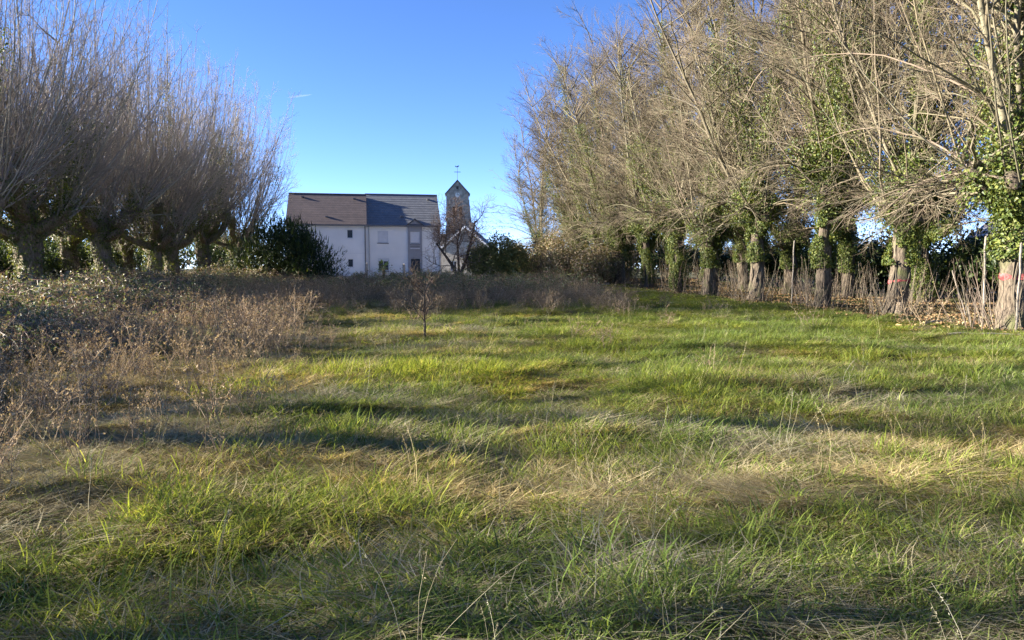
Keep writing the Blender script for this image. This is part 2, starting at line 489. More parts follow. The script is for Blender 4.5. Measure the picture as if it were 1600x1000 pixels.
        if nm:
            q = rng.randint(0, nld or ns, nm); tq = rng.uniform(.03, .9, nm) if nld else rng.uniform(.12, .62, nm); c, T = along(SP[q], tq[:, None]); c = c[:, 0]
            a0 = rng.uniform(0, 2 * pi, nm); e0 = rng.uniform(.5, 1.15, nm); e1 = rng.uniform(-.25, .55, nm) + .75 * tq
            ml = rng.uniform(*p['mid_l'], nm) * (1 - .6 * tq)
            d0 = np.stack([np.cos(a0) * np.cos(e0), np.sin(a0) * np.cos(e0), np.sin(e0)], -1); d1 = np.stack([np.cos(a0) * np.cos(e1), np.sin(a0) * np.cos(e1), np.sin(e1)], -1)
            BP = np.concatenate([BP, bend(c, d0, d1, ml, 9, rng, .07)]); nb += nm
        cb.tubes(BP, taper(rng.uniform(.025, .05, nb), np.full(nb, .007), 9), 5, jitcol(p['col_shoot'], nb, rng, .2))
    def laterals(P, k, tr, lr_, out, seedcol, up):
        M = len(P)
        t = np.sort(rng.uniform(tr[0], tr[1], (M, k)), 1)
        c, T = along(P, t)
        c = c.reshape(-1, 3); T = T.reshape(-1, 3); t = t.reshape(-1)
        rad = rng.normal(size=c.shape); rad = unit(rad - (rad * T).sum(-1, keepdims=True) * T)
        d0 = unit(T * out[0] + rad * out[1]); d1 = unit(d0 + T * .35 + np.array([0, 0, up]))
        l = rng.uniform(lr_[0], lr_[1], len(c)) * (1.15 - .75 * np.clip((t - tr[0]) / (tr[1] - tr[0]), 0, 1))
        return c, d0, d1, l
    lats = []
    c, d0, d1, l = laterals(SP, p['lat'], (.2, .99), p['lat_l'], (.75, .75), 0, .35)
    lats.append((c, d0, d1, l))
    if BP is not None:
        lats.append(laterals(BP, p['bough_lat'], (.25, .99), (.5, 1.9), (.8, .6), 0, .2))
    c, d0, d1, l = [np.concatenate(x) for x in zip(*lats)]
    QP = bend(c, d0, d1, l, 5, rng, .09)
    m = len(QP)
    cb.tubes(QP, taper(rng.uniform(.008, .014, m) * p.get('thin', 1), np.full(m, .0028), 5), 3, jitcol(p['col_twig'], m, rng, .25))
    # fine twigs
    k = p['fine']
    c, d0, d1, l = laterals(QP, k, (.2, .98), p['fine_l'], (.8, .6), 0, .25)
    FP = bend(c, d0, d1, l, 3, rng, .08)
    m = len(FP)
    cb.tubes(FP, taper(rng.uniform(.0042, .0065, m) * p.get('thin', 1), np.full(m, .0018), 3), 3, jitcol(p['col_fine'], m, rng, .25))
    crown = cb.mesh('crown', M_TWIG)

    ivy = None
    if p.get('ivy', 0):
        ib = MB()
        zz = np.linspace(p.get('ivy_z0', .3), H + .2, 9); TP = center(zz)[None]; TR = radius(zz, np.zeros(9))[None]
        ivy_leaves(ib, TP, TR, int(p['ivy'] * .3), rng, (.01, .26), (.05, .115))
        ivy_leaves(ib, LP, LR, int(p['ivy'] * .3), rng, (.01, .26), (.05, .115))
        q = np.concatenate([np.arange(nld)[:p.get('ivy_leaders', 4)], rng.permutation(np.arange(nld, ns))])[:p['ivy_shoots']].astype(int)
        if len(q):
            q = q[np.argsort(leanf[q])][:max(4, len(q) // 2)]      # the upright poles carry most of it
            cut = rng.uniform(.4, .9, len(q))
            tt = np.linspace(0, 1, 7)[None] * cut[:, None]
            IP, _ = along(SP[q], tt)
            ivy_leaves(ib, IP, np.full((len(q), 7), .05), int(p['ivy'] * .75), rng, (.02, .5), (.05, .115))
        ivy_leaves(ib, np.stack([heads - [0, 0, .5], heads, heads + [0, 0, .6], heads + [0, 0, 1.1]], 1), np.full((len(heads), 4), .12), int(p['ivy'] * .25), rng, (.05, .75), (.05, .12))
        # ivy stems on the bole
        ni = 9; aa = rng.uniform(0, 2 * pi, ni); zz = np.linspace(.05, H * .95, 10)
        A = aa[:, None] + .35 * np.sin(zz[None] * 1.4 + aa[:, None] * 3)
        R = radius(zz[None] + 0 * A, A) + .012
        VP = center(zz[None] + 0 * A) + np.stack([np.cos(A) * R, np.sin(A) * R, 0 * A], -1)
        ib.tubes(VP, np.full(A.shape, .017), 4, (.16, .13, .09))
        ivy = ib.mesh('ivy', M_IVY)
    basal = None
    if p.get('basal', 0):
        bb = MB(); nb_ = p['basal']
        a = rng.uniform(0, 2 * pi, nb_); rr = r * rng.uniform(1.0, 3.4, nb_)
        st = np.stack([np.cos(a) * rr, np.sin(a) * rr, np.full(nb_, -.1)], -1)
        dd = unit(np.stack([np.cos(a) * .3, np.sin(a) * .3, np.full(nb_, 1.0)], -1) + rng.normal(size=(nb_, 3)) * .18)
        P = bend(st, dd, unit(dd + [0, 0, .5]), rng.uniform(.6, 2.4, nb_), 6, rng, .09)
        bb.tubes(P, taper(rng.uniform(.008, .016, nb_), np.full(nb_, .003), 6), 4, jitcol((.20, .165, .125), nb_, rng, .35))
        c, d0, d1, l = laterals(P, 4, (.25, .95), (.15, .5), (.8, .6), 0, .3)
        bb.tubes(bend(c, d0, d1, l, 3, rng, .1), taper(np.full(len(c), .005), np.full(len(c), .002), 3), 3, jitcol((.19, .155, .12), len(c), rng, .3))
        basal = bb.mesh('basal_shoots', M_TWIG)
    pb = MB(); v, f = sheet(1.25, 1.40, 7, .010, .20); pb.add(v, f)
    paint = pb.mesh('paint_mark', M_PAINT)
    return dict(trunk=trunk, crown=crown, ivy=ivy, basal_shoots=basal, paint_mark=paint)

LEFT = dict(thin=.8, fanp=1.05, trunk_h=3.6, trunk_r=.46, limbs=6, limb_z=(.72, 1), limb_l=(1.8, 3.6), shoots=150, fan=(.0, .8), dome=.5, shoot_l=(8.5, 12.5), shoot_r=(.018, .042),
            lat=13, lat_l=(.7, 2.2), fine=5, fine_l=(.25, .85), bark=M_BARK_L, boughs=3, mid=18, mid_l=(2, 5), bough_l=(2.5, 5), bough_lat=13,
            col_shoot=(.31, .28, .235), col_twig=(.30, .265, .22), col_fine=(.31, .265, .215), ivy=5200, ivy_shoots=5)
RIGHT = dict(trunk_h=4.6, trunk_r=.36, limbs=5, limb_z=(.6, 1), limb_l=(.7, 1.7), shoots=30, leaders=7, leader_l=(12.5, 16.5), fan=(.1, .8), dome=.5, shoot_l=(7, 12), shoot_r=(.018, .05),
             lat=12, lat_l=(.8, 2.4), fine=5, fine_l=(.3, .9), bark=M_BARK_R, boughs=24, mid=175, mid_l=(3.2, 8.0), bough_l=(3.0, 6.0), bough_lat=12,
             col_shoot=(.17, .148, .102), col_twig=(.165, .141, .098), col_fine=(.172, .142, .10), ivy=11000, ivy_shoots=16, ivy_z0=1.9, basal=52)
LT = [pollard_tree(11 + i, dict(LEFT, trunk_h=[3.6, 4.0, 3.3][i], trunk_r=[.46, .52, .42][i], ivy=[9000, 14000, 8000][i])) for i in range(3)]
LTHIN = [pollard_tree(19 + i, dict(LEFT, thin=.55, leaders=3, ivy_leaders=[2, 3][i], leader_l=(10, 14), shoots=20, lat=9, mid=14, boughs=4, ivy=[13000, 17000][i], ivy_shoots=[3, 4][i], fan=(.0, .5))) for i in range(2)]
RT = [pollard_tree(41 + i, dict(RIGHT, trunk_h=[4.6, 4.0, 5.2, 4.4][i], trunk_r=[.35, .40, .29, .31][i], leaders=[7, 6, 8, 7][i], ivy_z0=[1.9, 1.75, 1.6, .3][i], ivy=[30000, 28000, 36000, 44000][i], ivy_shoots=[12, 14, 16, 18][i])) for i in range(4)]

def plant_tree(kit, x, y, rz, s, label, group=None, paint=False, cat='tree', name='pollard_tree', basal=True):
    e = empty(name, (x, y, gzf(x, y) - .03), rz, s)
    tag(e, label, cat, group)
    for k in ('trunk', 'crown', 'ivy', 'basal_shoots'):
        if kit[k] is None or (k == 'basal_shoots' and not basal): continue
        link(k, kit[k], e)
    if paint:
        link('paint_mark', kit['paint_mark'], e)['label'] = 'band of red marking paint round the trunk'
    return e

# left avenue: two rows, the front one runs on past the camera
GL = 'pollarded trees of the left avenue'
lrow = [-4, 2.6, 9.2, 15.8, 22.5, 29, 35.5, 42, 48, 54, 60, 66]
R0 = rs(5)
for i, d in enumerate(lrow):
    X = -19 - .084 * d + R0.uniform(-.5, .5) + (.9 if d == 66 else 0)
    lab = 'bare pollarded tree with dense grey upright shoots, in the row rising out of the brambles'
    g = GL
    if d == 66: lab = 'bare pollarded tree with dense grey shoots, last of its row, beside the dark yew'; g = None
    plant_tree(LTHIN[i % 2] if d < 26 else LT[i % 3], X, d + R0.uniform(-.6, .6), R0.uniform(0, 6.28), R0.uniform(.93, 1.08), lab, g)
for i, d in enumerate([32, 38.5, 45, 51, 61, 70]):
    X = -25.5 - .084 * d + R0.uniform(-.5, .5)
    plant_tree(LT[(i + 1) % 3], X, d + R0.uniform(-.8, .8), R0.uniform(0, 6.28), R0.uniform(.92, 1.05),
               'bare pollarded tree in the back row, half hidden behind the pollards of the brambles', 'back row of the left avenue')

# right avenue
right = [  # x, distance, kit, label, group, paint
    (14.6, 13.0, 2, 'pollarded tree beside the tall grey stakes, its boughs reaching far out over the grass', None, False),
    (13.2, 20.0, 1, 'thick pollarded tree with a broad red paint band, next to the tall grey stakes', None, True),
    (13.7, 27.2, 0, 'pollarded tree with a red paint band and ivy, a small cut stump at its foot', None, True),
    (12.9, 31.7, 2, 'ivy-clad pollarded tree with split lit trunk, beside the lone thin stake', None, False),
    (12.1, 38.0, 0, 'pollarded tree at the meadow edge in the unmarked part of the row of ivy trees', 'unmarked meadow-edge trees', False),
    (11.5, 44.3, 1, 'pollarded tree at the meadow edge in the unmarked part of the row of ivy trees', 'unmarked meadow-edge trees', False),
    (10.9, 50.0, 3, 'pollarded tree smothered in a thick coat of bright ivy at the meadow edge', None, False),
    (10.3, 57.0, 3, 'pollarded tree at the meadow edge in the unmarked part of the row of ivy trees', 'unmarked meadow-edge trees', False),
    (9.0, 63.5, 1, 'pollarded tree at the meadow edge in the unmarked part of the row of ivy trees', 'unmarked meadow-edge trees', False),
    (6.2, 78.0, 2, 'pollarded tree standing beyond the brown shrubs at the far end of the ivy row', None, False),
    (6.6, 74.5, 1, 'pollarded tree at the far end of the ivy row, among the brown shrubs', None, False),
    (9.9, 67.0, 3, 'ivy-wrapped pollarded tree just behind the brown shrubs of the far ivy row', None, False),
    (3.4, 85.0, 1, 'pollarded tree far behind the yellow-green shrub, next to the cottage', None, False),
    (7.6, 70.5, 0, 'bare pollarded tree ending the ivy row beside the yellow-green shrub', None, False),
]
R1 = rs(8)
for (x, d, k, lab, g, pt) in right:
    plant_tree(RT[k], x, d, R1.uniform(0, 6.28), R1.uniform(.95, 1.08), lab, g, pt)
for i, (x, d) in enumerate([(20.2, 21.5), (19.6, 28.5), (19.0, 35.0), (17.9, 40.5), (17.2, 47.0), (16.3, 53.5), (15.4, 60.5), (14.2, 68)]):
    plant_tree(RT[(i * 3 + 1) % 4], x, d, R1.uniform(0, 6.28), R1.uniform(.92, 1.05),
               'ivy-clad pollarded tree in the back row, standing between the front trunks and the hedge', 'back row of the right avenue')

# ------------------------------------------------------------------ scattering (grass, dry plants, brambles: nobody could count them)
def scatter(name, sources, P, rot, scl, idx, tint, label, cat):
    """one object whose points carry instances of small plant meshes"""
    me = bpy.data.meshes.new(name)
    n = len(P)
    me.vertices.add(n); me.vertices.foreach_set('co', np.asarray(P, np.float32).ravel())
    for nm, ty, data, key in (('rot', 'FLOAT_VECTOR', rot, 'vector'), ('scl', 'FLOAT_VECTOR', scl, 'vector'), ('tint', 'FLOAT_COLOR', np.concatenate([tint, np.ones((n, 1))], 1), 'color'), ('idx', 'INT', idx, 'value')):
        a = me.attributes.new(nm, ty, 'POINT')
        a.data.foreach_set(key, np.ascontiguousarray(data, np.int32 if ty == 'INT' else np.float32).ravel())
    me.update()
    o = link(name, me)
    ng = bpy.data.node_groups.new(name + '_scatter', 'GeometryNodeTree')
    ng.interface.new_socket('Geometry', in_out='INPUT', socket_type='NodeSocketGeometry')
    ng.interface.new_socket('Geometry', in_out='OUTPUT', socket_type='NodeSocketGeometry')
    gi = ng.nodes.new('NodeGroupInput'); go = ng.nodes.new('NodeGroupOutput')
    def attr(nm, ty):
        a = ng.nodes.new('GeometryNodeInputNamedAttribute'); a.data_type = ty; a.inputs['Name'].default_value = nm
        return a.outputs[0]
    ar = attr('rot', 'FLOAT_VECTOR'); asc = attr('scl', 'FLOAT_VECTOR'); ai = attr('idx', 'INT')
    er = ng.nodes.new('FunctionNodeEulerToRotation'); ng.links.new(ar, er.inputs[0])
    jn = ng.nodes.new('GeometryNodeJoinGeometry')
    for k, me_s in enumerate(sources):
        so = bpy.data.objects.new(name + '_piece', me_s)       # source only, never linked to the scene
        oi = ng.nodes.new('GeometryNodeObjectInfo'); oi.transform_space = 'ORIGINAL'; oi.inputs['Object'].default_value = so
        cmpn = ng.nodes.new('FunctionNodeCompare'); cmpn.data_type = 'INT'; cmpn.operation = 'EQUAL'
        ints = [s for s in cmpn.inputs if s.type == 'INT']
        ng.links.new(ai, ints[0]); ints[1].default_value = k
        ip = ng.nodes.new('GeometryNodeInstanceOnPoints')
        ng.links.new(gi.outputs[0], ip.inputs['Points']); ng.links.new(cmpn.outputs[0], ip.inputs['Selection'])
        ng.links.new(oi.outputs['Geometry'], ip.inputs['Instance']); ng.links.new(er.outputs[0], ip.inputs['Rotation']); ng.links.new(asc, ip.inputs['Scale'])
        ng.links.new(ip.outputs[0], jn.inputs[0])
    ng.links.new(jn.outputs[0], go.inputs[0])
    md = o.modifiers.new('scatter', 'NODES'); md.node_group = ng
    tag(o, label, cat, kind='stuff')
    return o

def blade_curves(rng, n, rad, L, th0, th1, pts=4):
    a = rng.uniform(0, 2 * pi, n); rr = rad * np.sqrt(rng.uniform(0, 1, n))
    base = np.stack([np.cos(a) * rr, np.sin(a) * rr, np.full(n, -.03)], -1)
    az = a + rng.normal(0, .9, n); l = rng.uniform(L[0], L[1], n)
    t0 = rng.uniform(*th0, n); t1 = t0 + rng.uniform(*th1, n)
    tt = np.linspace(0, 1, pts - 1)[None]
    th = t0[:, None] * (1 - tt) + t1[:, None] * tt
    tw = az[:, None] + rng.normal(0, .25, (n, 1)) * tt
    st = np.stack([np.sin(th) * np.cos(tw), np.sin(th) * np.sin(tw), np.cos(th)], -1) * (l[:, None, None] / (pts - 1))
    P = np.concatenate([base[:, None], base[:, None] + np.cumsum(st, 1)], 1)
    P[:, :, 2] = np.maximum(P[:, :, 2], -.03 + .02 * np.arange(pts)[None])
    return P
def pal(rng, cols, w, n, v=.2):
    cols = np.array(cols, float); w = np.array(w, float); w /= w.sum()
    return cols[rng.choice(len(cols), n, p=w)] * rng.uniform(1 - v, 1 + v, (n, 1))
GREENS = [(.145, .195, .05), (.19, .24, .06), (.10, .14, .042), (.28, .30, .10)]
STRAWS = [(.42, .365, .25), (.32, .275, .19), (.50, .45, .34), (.23, .19, .135)]
def patch(seed, n, rad, green, lay, L):
    """a patch of mixed grass: share of green blades, how far the blades lie over"""
    rng = rs(seed); mb = MB()
    g = int(n * green); d = n - g
    # blades grow from small tussocks inside the patch
    nt_ = 9; ta = rng.uniform(0, 2 * pi, nt_); tr_ = rad * np.sqrt(rng.uniform(0, 1, nt_)); tc = np.stack([np.cos(ta) * tr_, np.sin(ta) * tr_, 0 * ta], -1); th = rng.uniform(.55, 1.3, nt_)
    for (m, cols, w, l, t0, t1, wd) in ((g, GREENS, [4, 4, 3, 1.6], L, (.05, .55 + lay), (.4, 1.5), (.0045, .0095)), (d, STRAWS, [3, 3, 1.4, 2.4], (L[0] * 1.1, L[1] * 1.25), (.3 + lay, 1.45), (.1, .8), (.003, .0062))):
        if m == 0: continue
        P = blade_curves(rng, m, .13, l, t0, t1)
        k = rng.randint(0, nt_, m); P = P * th[k][:, None, None] + tc[k][:, None, :]
        mb.blades(P, rng.uniform(*wd, m), pal(rng, cols, w, m))
    return mb.mesh('grass_patch', M_GRASS)
def stalks(seed, n=4):
    """tall dead grass stalks with thin seed heads"""
    rng = rs(seed); mb = MB()
    a = rng.uniform(0, 2 * pi, n); st = np.stack([np.cos(a), np.sin(a), 0 * a], -1) * rng.uniform(0, .1, (n, 1))
    d0 = unit(rng.normal(size=(n, 3)) * .3 + [0, 0, 1]); d1 = unit(d0 + rng.normal(size=(n, 3)) * [.5, .5, .1])
    P = bend(st, d0, d1, rng.uniform(.4, .85, n), 6, rng, .04)
    col = pal(rng, STRAWS, [3, 2, 2, 1], n)
    col = col * .75
    mb.tubes(P, taper(np.full(n, .0024), np.full(n, .0013), 6), 3, col)
    for i in range(n):
        m = 12; t = rng.uniform(.74, 1, (1, m)); c, T = along(P[i:i + 1], t)
        mb.leaves(c[0] + rng.normal(size=(m, 3)) * .008, rng.normal(size=(m, 3)), rng.uniform(.012, .03, m), .006, np.repeat(col[i:i + 1] * 1.05, m, 0), rng)
    return mb.mesh('dead_stalk', M_DRY)
def dead_weed(seed, h=(.55, 1.05), n=7):
    """brown branching dead weeds"""
    rng = rs(seed); mb = MB()
    a = rng.uniform(0, 2 * pi, n); st = np.stack([np.cos(a), np.sin(a), 0 * a], -1) * rng.uniform(0, .22, (n, 1)) - [0, 0, .03]
    d0 = unit(rng.normal(size=(n, 3)) * [.28, .28, .1] + [0, 0, 1]); d1 = unit(d0 + rng.normal(size=(n, 3)) * [.35, .35, .1])
    P = bend(st, d0, d1, rng.uniform(*h, n), 6, rng, .07)
    W = [(.25, .21, .155), (.31, .265, .20), (.19, .15, .12), (.39, .34, .27)]
    mb.tubes(P, taper(rng.uniform(.0035, .006, n), np.full(n, .002), 6), 3, pal(rng, W, [3, 3, 2, 1], n))
    k = 9; t = rng.uniform(.3, 1, (n, k)); c, T = along(P, t); c = c.reshape(-1, 3); T = T.reshape(-1, 3)
    rad = unit(rng.normal(size=c.shape) + T); l = rng.uniform(.06, .22, len(c))
    Q = bend(c, rad, unit(rad + [0, 0, .5]), l, 3, rng, .1)
    mb.tubes(Q, taper(np.full(len(c), .0026), np.full(len(c), .0013), 3), 3, pal(rng, W, [3, 3, 2, 1], len(c)))
    # shrivelled leaves and seed clusters
    m = 110; pick = rng.randint(0, len(Q), m); q, _ = along(Q[pick], rng.uniform(.2, 1, (m, 1)))
    mb.leaves(q[:, 0] + rng.normal(size=(m, 3)) * .012, rng.normal(size=(m, 3)), rng.uniform(.02, .055, m), rng.uniform(.01, .025, m), pal(rng, W, [3, 3, 2, 2], m), rng, .5)
    return mb.mesh('dead_weed', M_DRY)
def bramble(seed, canes=20, leaves=420, spread=1.0, green=.7):
    rng = rs(seed); mb = MB()
    a = rng.uniform(0, 2 * pi, canes); st = np.stack([np.cos(a), np.sin(a), 0 * a], -1) * rng.uniform(0, .6, (canes, 1)) * spread - [0, 0, .05]
    a2 = a + rng.normal(0, .9, canes); e0 = rng.uniform(.7, 1.45, canes); e1 = rng.uniform(-1.2, -.1, canes)
    d0 = np.stack([np.cos(a2) * np.cos(e0), np.sin(a2) * np.cos(e0), np.sin(e0)], -1); d1 = np.stack([np.cos(a2) * np.cos(e1), np.sin(a2) * np.cos(e1), np.sin(e1)], -1)
    P = bend(st, d0, d1, rng.uniform(1.0, 2.3, canes), 9, rng, .09)
    P[:, :, 2] = np.maximum(P[:, :, 2], -.05)
    mb.tubes(P, taper(rng.uniform(.005, .0085, canes), np.full(canes, .002), 9), 3, pal(rng, [(.25, .16, .13), (.32, .25, .18), (.17, .12, .10), (.38, .33, .27)], [3, 3, 2, 1], canes))
    k = 7; t = rng.uniform(.25, 1, (canes, k)); c, T = along(P, t); c = c.reshape(-1, 3); T = T.reshape(-1, 3)
    rad = unit(rng.normal(size=c.shape) + T * .7); Q = bend(c, rad, unit(rad + [0, 0, .2]), rng.uniform(.1, .45, len(c)), 4, rng, .12)
    mb.tubes(Q, taper(np.full(len(c), .0035), np.full(len(c), .0016), 4), 3, pal(rng, [(.19, .11, .09), (.25, .18, .13), (.13, .085, .07)], [3, 3, 2], len(c)))
    m = leaves; pick = rng.randint(0, len(Q), m); q, _ = along(Q[pick], rng.uniform(.1, 1, (m, 1)))
    LG = [(.065, .09, .035), (.10, .125, .05), (.15, .17, .085), (.22, .23, .15)]; LB = [(.19, .145, .10), (.25, .20, .145), (.15, .115, .08)]
    col = pal(rng, LG, [3, 3, 2, 1], m); b = rng.uniform(size=m) > green; col[b] = pal(rng, LB, [2, 2, 1], b.sum())
    L = rng.uniform(.045, .09, m)
    mb.leaves(q[:, 0] + rng.normal(size=(m, 3)) * .035, rng.normal(size=(m, 3)) + [0, 0, .9], L, L * .72, col, rng)
    return mb.mesh('bramble_clump', M_BRAMBLE)

# ---- where things grow (metres on the ground)
def left_edge(y):
    """X of the edge between meadow grass (right) and dead weeds (left)"""
    return np.interp(y, [0, 5, 9, 14, 22, 30, 40], [-2.6, -2.8, -3.3, -4.3, -6.0, -7.6, -9.0])
def right_edge(y):
    """X where the meadow gives way to leaf litter under the right row"""
    return np.interp(y, [0, 13, 20, 27, 32, 38, 44, 50, 57, 64, 75], [14, 12.6, 11.2, 11.3, 11.3, 10.8, 10.2, 9.6, 9.0, 7.8, 6.5])
def field_points(rng, bands):
    out = []
    for (a, b, dens) in bands:
        w = 0.80 * b + 4
        n = int((b - a) * 2 * w * dens)
        x = rng.uniform(-w, w, n); y = rng.uniform(a, b, n)
        k = np.abs(x) < .80 * y + 3.5
        out.append(np.stack([x[k], y[k]], -1))
    return np.concatenate(out)

def grow_meadow():
    rng = rs(77)
    XY = field_points(rng, [(1.2, 6, 40), (6, 11, 30), (11, 20, 18), (20, 36, 9), (36, 60, 5)])
    x, y = XY.T
    le = left_edge(y) + (fbm(x * .4, y * .4, 30) - .5) * 3.0
    re = right_edge(y) + (fbm(x * .6, y * .6, 31) - .5) * 2.0
    far = np.interp(x, [-12, -2, 4, 8, 14], [32, 33, 37, 60, 75])
    keep = (x > le - 7) & (x < re + .8) & (y < far + 4)
    keep &= rng.uniform(size=len(x)) < np.where(x > re, .35, 1.0)
    keep &= rng.uniform(size=len(x)) < np.where(x < le, np.clip(1.2 - (le - x) / 8, .2, 1), 1.0)
    x, y, le, re = x[keep], y[keep], le[keep], re[keep]
    n = len(x)
    big = fbm(x * .22, y * .30, 40, 2); mid = fbm(x * .8, y * .95, 41, 2); sm = vnoise(x * 2.6, y * 2.6, 42)
    # how fresh the grass is: fresher to the right, strawy to the left, patchy everywhere
    fresh = .27 - .02 * sstep(13, 6, y) + .030 * np.clip(x, -8, 9) + .55 * (big - .5) + .7 * (mid - .5) + .5 * (sm - .5) + .22 * sstep(8, 17, y) * sstep(-4, 3, x)
    fresh -= .55 * sstep(1.5, -1.5, x - le)
    f = np.clip(fresh + .05 + rng.normal(0, .22, n), 0, .999)
    lev = np.minimum((f * 5).astype(int), 4)
    idx = lev * 3 + rng.randint(0, 3, n)
    st = rng.uniform(size=n) < .035
    idx = np.where(st, 15 + rng.randint(0, 3, n), idx)
    tall = np.interp(y, [2, 12], [.85, 1.0]) * np.clip(.30 + .75 * vnoise(x * 1.15, y * 1.3, 50) ** 1.6 + .75 * vnoise(x * 2.4, y * 2.6, 51) ** 3 + .35 * (sm - .5), .30, 1.8)
    s = tall * rng.uniform(.8, 1.2, n)
    wid = np.interp(y, [1, 10, 30, 60], [1.0, 1.12, 1.4, 1.8]) * rng.uniform(.85, 1.15, n)
    scl = np.stack([wid, wid, s], -1)
    scl[st] = rng.uniform(.4, .85, (st.sum(), 1))
    rot = np.stack([rng.normal(0, .1, n), rng.normal(0, .1, n), rng.uniform(0, 2 * pi, n)], -1)
    g = fbm(x * .55, y * .55, 60, 2)[:, None]
    g = np.clip((g - .5) * 2 + .5, 0, 1); tint = (np.array([[1.15, 1.1, .82]]) * g + np.array([[.92, .98, .98]]) * (1 - g)) * rng.uniform(.85, 1.2, (n, 1))
    P = np.stack([x, y, gz(x, y)], -1)
    src = [patch(10 * a + b, 270, .27, [.05, .26, .5, .76, .94][a], [.8, .7, .55, .45, .35][a], [(.09, .30), (.09, .30), (.08, .28), (.08, .26), (.08, .26)][a]) for a in range(5) for b in range(3)] + [stalks(50 + i) for i in range(3)]
    scatter('meadow_grass', src, P, rot, scl, idx, tint, 'rough green and straw-coloured grass covering the open meadow', 'grass')
grow_meadow()

def bramble_edge(x, y):
    edge = np.interp(y, [8, 11, 14, 20, 27, 35, 45, 60], [-8.6, -7.4, -7.6, -8.8, -10.2, -12.5, -14.5, -16])
    return edge + (fbm(x * .35, y * .35, 81) - .5) * 4
def grow_weeds():
    rng = rs(78)
    XY = field_points(rng, [(2.5, 8, 6), (8, 16, 5.5), (16, 30, 4), (30, 62, 2.6)])
    x, y = XY.T
    le = left_edge(y) + (fbm(x * .4, y * .4, 30) - .5) * 3.0
    p = sstep(1.0, -1.6, x - le) * np.where(y < 8, .75, 1.0)
    # reddish strip of dead weeds between the meadow and the far brambles
    strip = sstep(24, 29, y - .25 * np.abs(x + 2)) * sstep(41, 37, y) * sstep(6.5, 3.5, x)
    p = np.maximum(p, strip * .9)
    p = np.maximum(p, .05 * (fbm(x * .5, y * .5, 71) > .56) * (y > 10))
    d_br = bramble_edge(x, y) - x
    p = p * sstep(.25, .5, fbm(x * .5, y * .5, 72) + .18)
    p = p * np.where(d_br > 1.0, .25, 1.0) * (x > -19 - .084 * y - 1) * (x < right_edge(y))
    keep = rng.uniform(size=len(x)) < p
    x, y = x[keep], y[keep]; n = len(x)
    idx = rng.randint(0, 4, n); s = rng.uniform(.4, 1.2, n) * (.6 + .8 * fbm(x * .9, y * .9, 74)) * np.interp(y, [2, 10, 30], [.6, .85, 1.0])
    rot = np.stack([rng.normal(0, .15, n), rng.normal(0, .15, n), rng.uniform(0, 2 * pi, n)], -1)
    red = (fbm(x * .3, y * .3, 73, 2)[:, None])
    tint = (np.array([[1.1, 1.04, .92]]) * (1 - red) + np.array([[1.02, .9, .82]]) * red) * rng.uniform(.85, 1.25, (n, 1))
    w = np.interp(y, [2, 15, 40], [1.0, 1.15, 1.5])
    scatter('dead_weeds', [dead_weed(200 + i) for i in range(4)], np.stack([x, y, gz(x, y)], -1), rot, np.stack([s * w, s * w, s], -1), idx, tint,
            'brown dead weeds standing between the meadow grass and the brambles', 'weeds')
grow_weeds()

BR = [bramble(300 + i, green=[.92, .82, .7, .5][i]) for i in range(4)]
def grow_brambles(name, label, x, y, s, seed, mix, tint0, zl=1.0):
    rng = rs(seed); n = len(x)
    idx = rng.choice(4, n, p=np.array(mix) / np.sum(mix))
    rot = np.stack([rng.normal(0, .12, n), rng.normal(0, .12, n), rng.uniform(0, 2 * pi, n)], -1)
    tint = np.array([tint0]) * rng.uniform(.75, 1.3, (n, 1)) * (1 + rng.normal(0, .06, (n, 3)))
    scatter(name, BR, np.stack([x, y, gz(x, y)], -1), rot, np.stack([s, s, s * zl], -1), idx, tint, label, 'brambles')
def bramble_left():
    rng = rs(80); n = 1900
    x = rng.uniform(-27, -6, n); y = rng.uniform(8, 66, n)
    edge = bramble_edge(x, y)
    d = edge - x
    keep = (d > -3.5) & (rng.uniform(size=n) < np.where(d < 0, .16, np.where(d < 2.5, .7, .95))) & (np.abs(x) < .8 * y + 4)
    x, y, d = x[keep], y[keep], d[keep]
    s = (.62 + .5 * sstep(0, 4, d) - .35 * sstep(5, 9, d)) * (.6 + .8 * fbm(x * .3, y * .3, 82)) * rng.uniform(.8, 1.2, len(x))
    grow_brambles('bramble_thicket', 'tangled brambles with grey-green leaves below the left row of pollards', x, y, s, 83, [3, 3, 2, 1.3], (1.2, 1.2, 1.1))
bramble_left()
def bramble_far():
    rng = rs(90); n = 760
    x = rng.uniform(-24, 4.5, n); y = rng.uniform(38, 60, n)
    lo = 41 + (fbm(x * .3, y * .1, 91) - .5) * 5 - 2.5 * sstep(-6, 0, x)
    keep = (y > lo) & (y < 59)
    x, y = x[keep], y[keep]
    s = rng.uniform(.65, 1.25, len(x)) * (.15 + 1.35 * fbm(x * .28, y * .28, 92)) * np.interp(x, [-24, -12, -4, 4], [.95, .78, 1.12, 1.05])
    grow_brambles('bramble_bank', 'dark bank of brambles in front of the white houses', x, y, s, 93, [3, 3, 1.5, .8], (1.4, 1.4, 1.25), 1.05)
bramble_far()

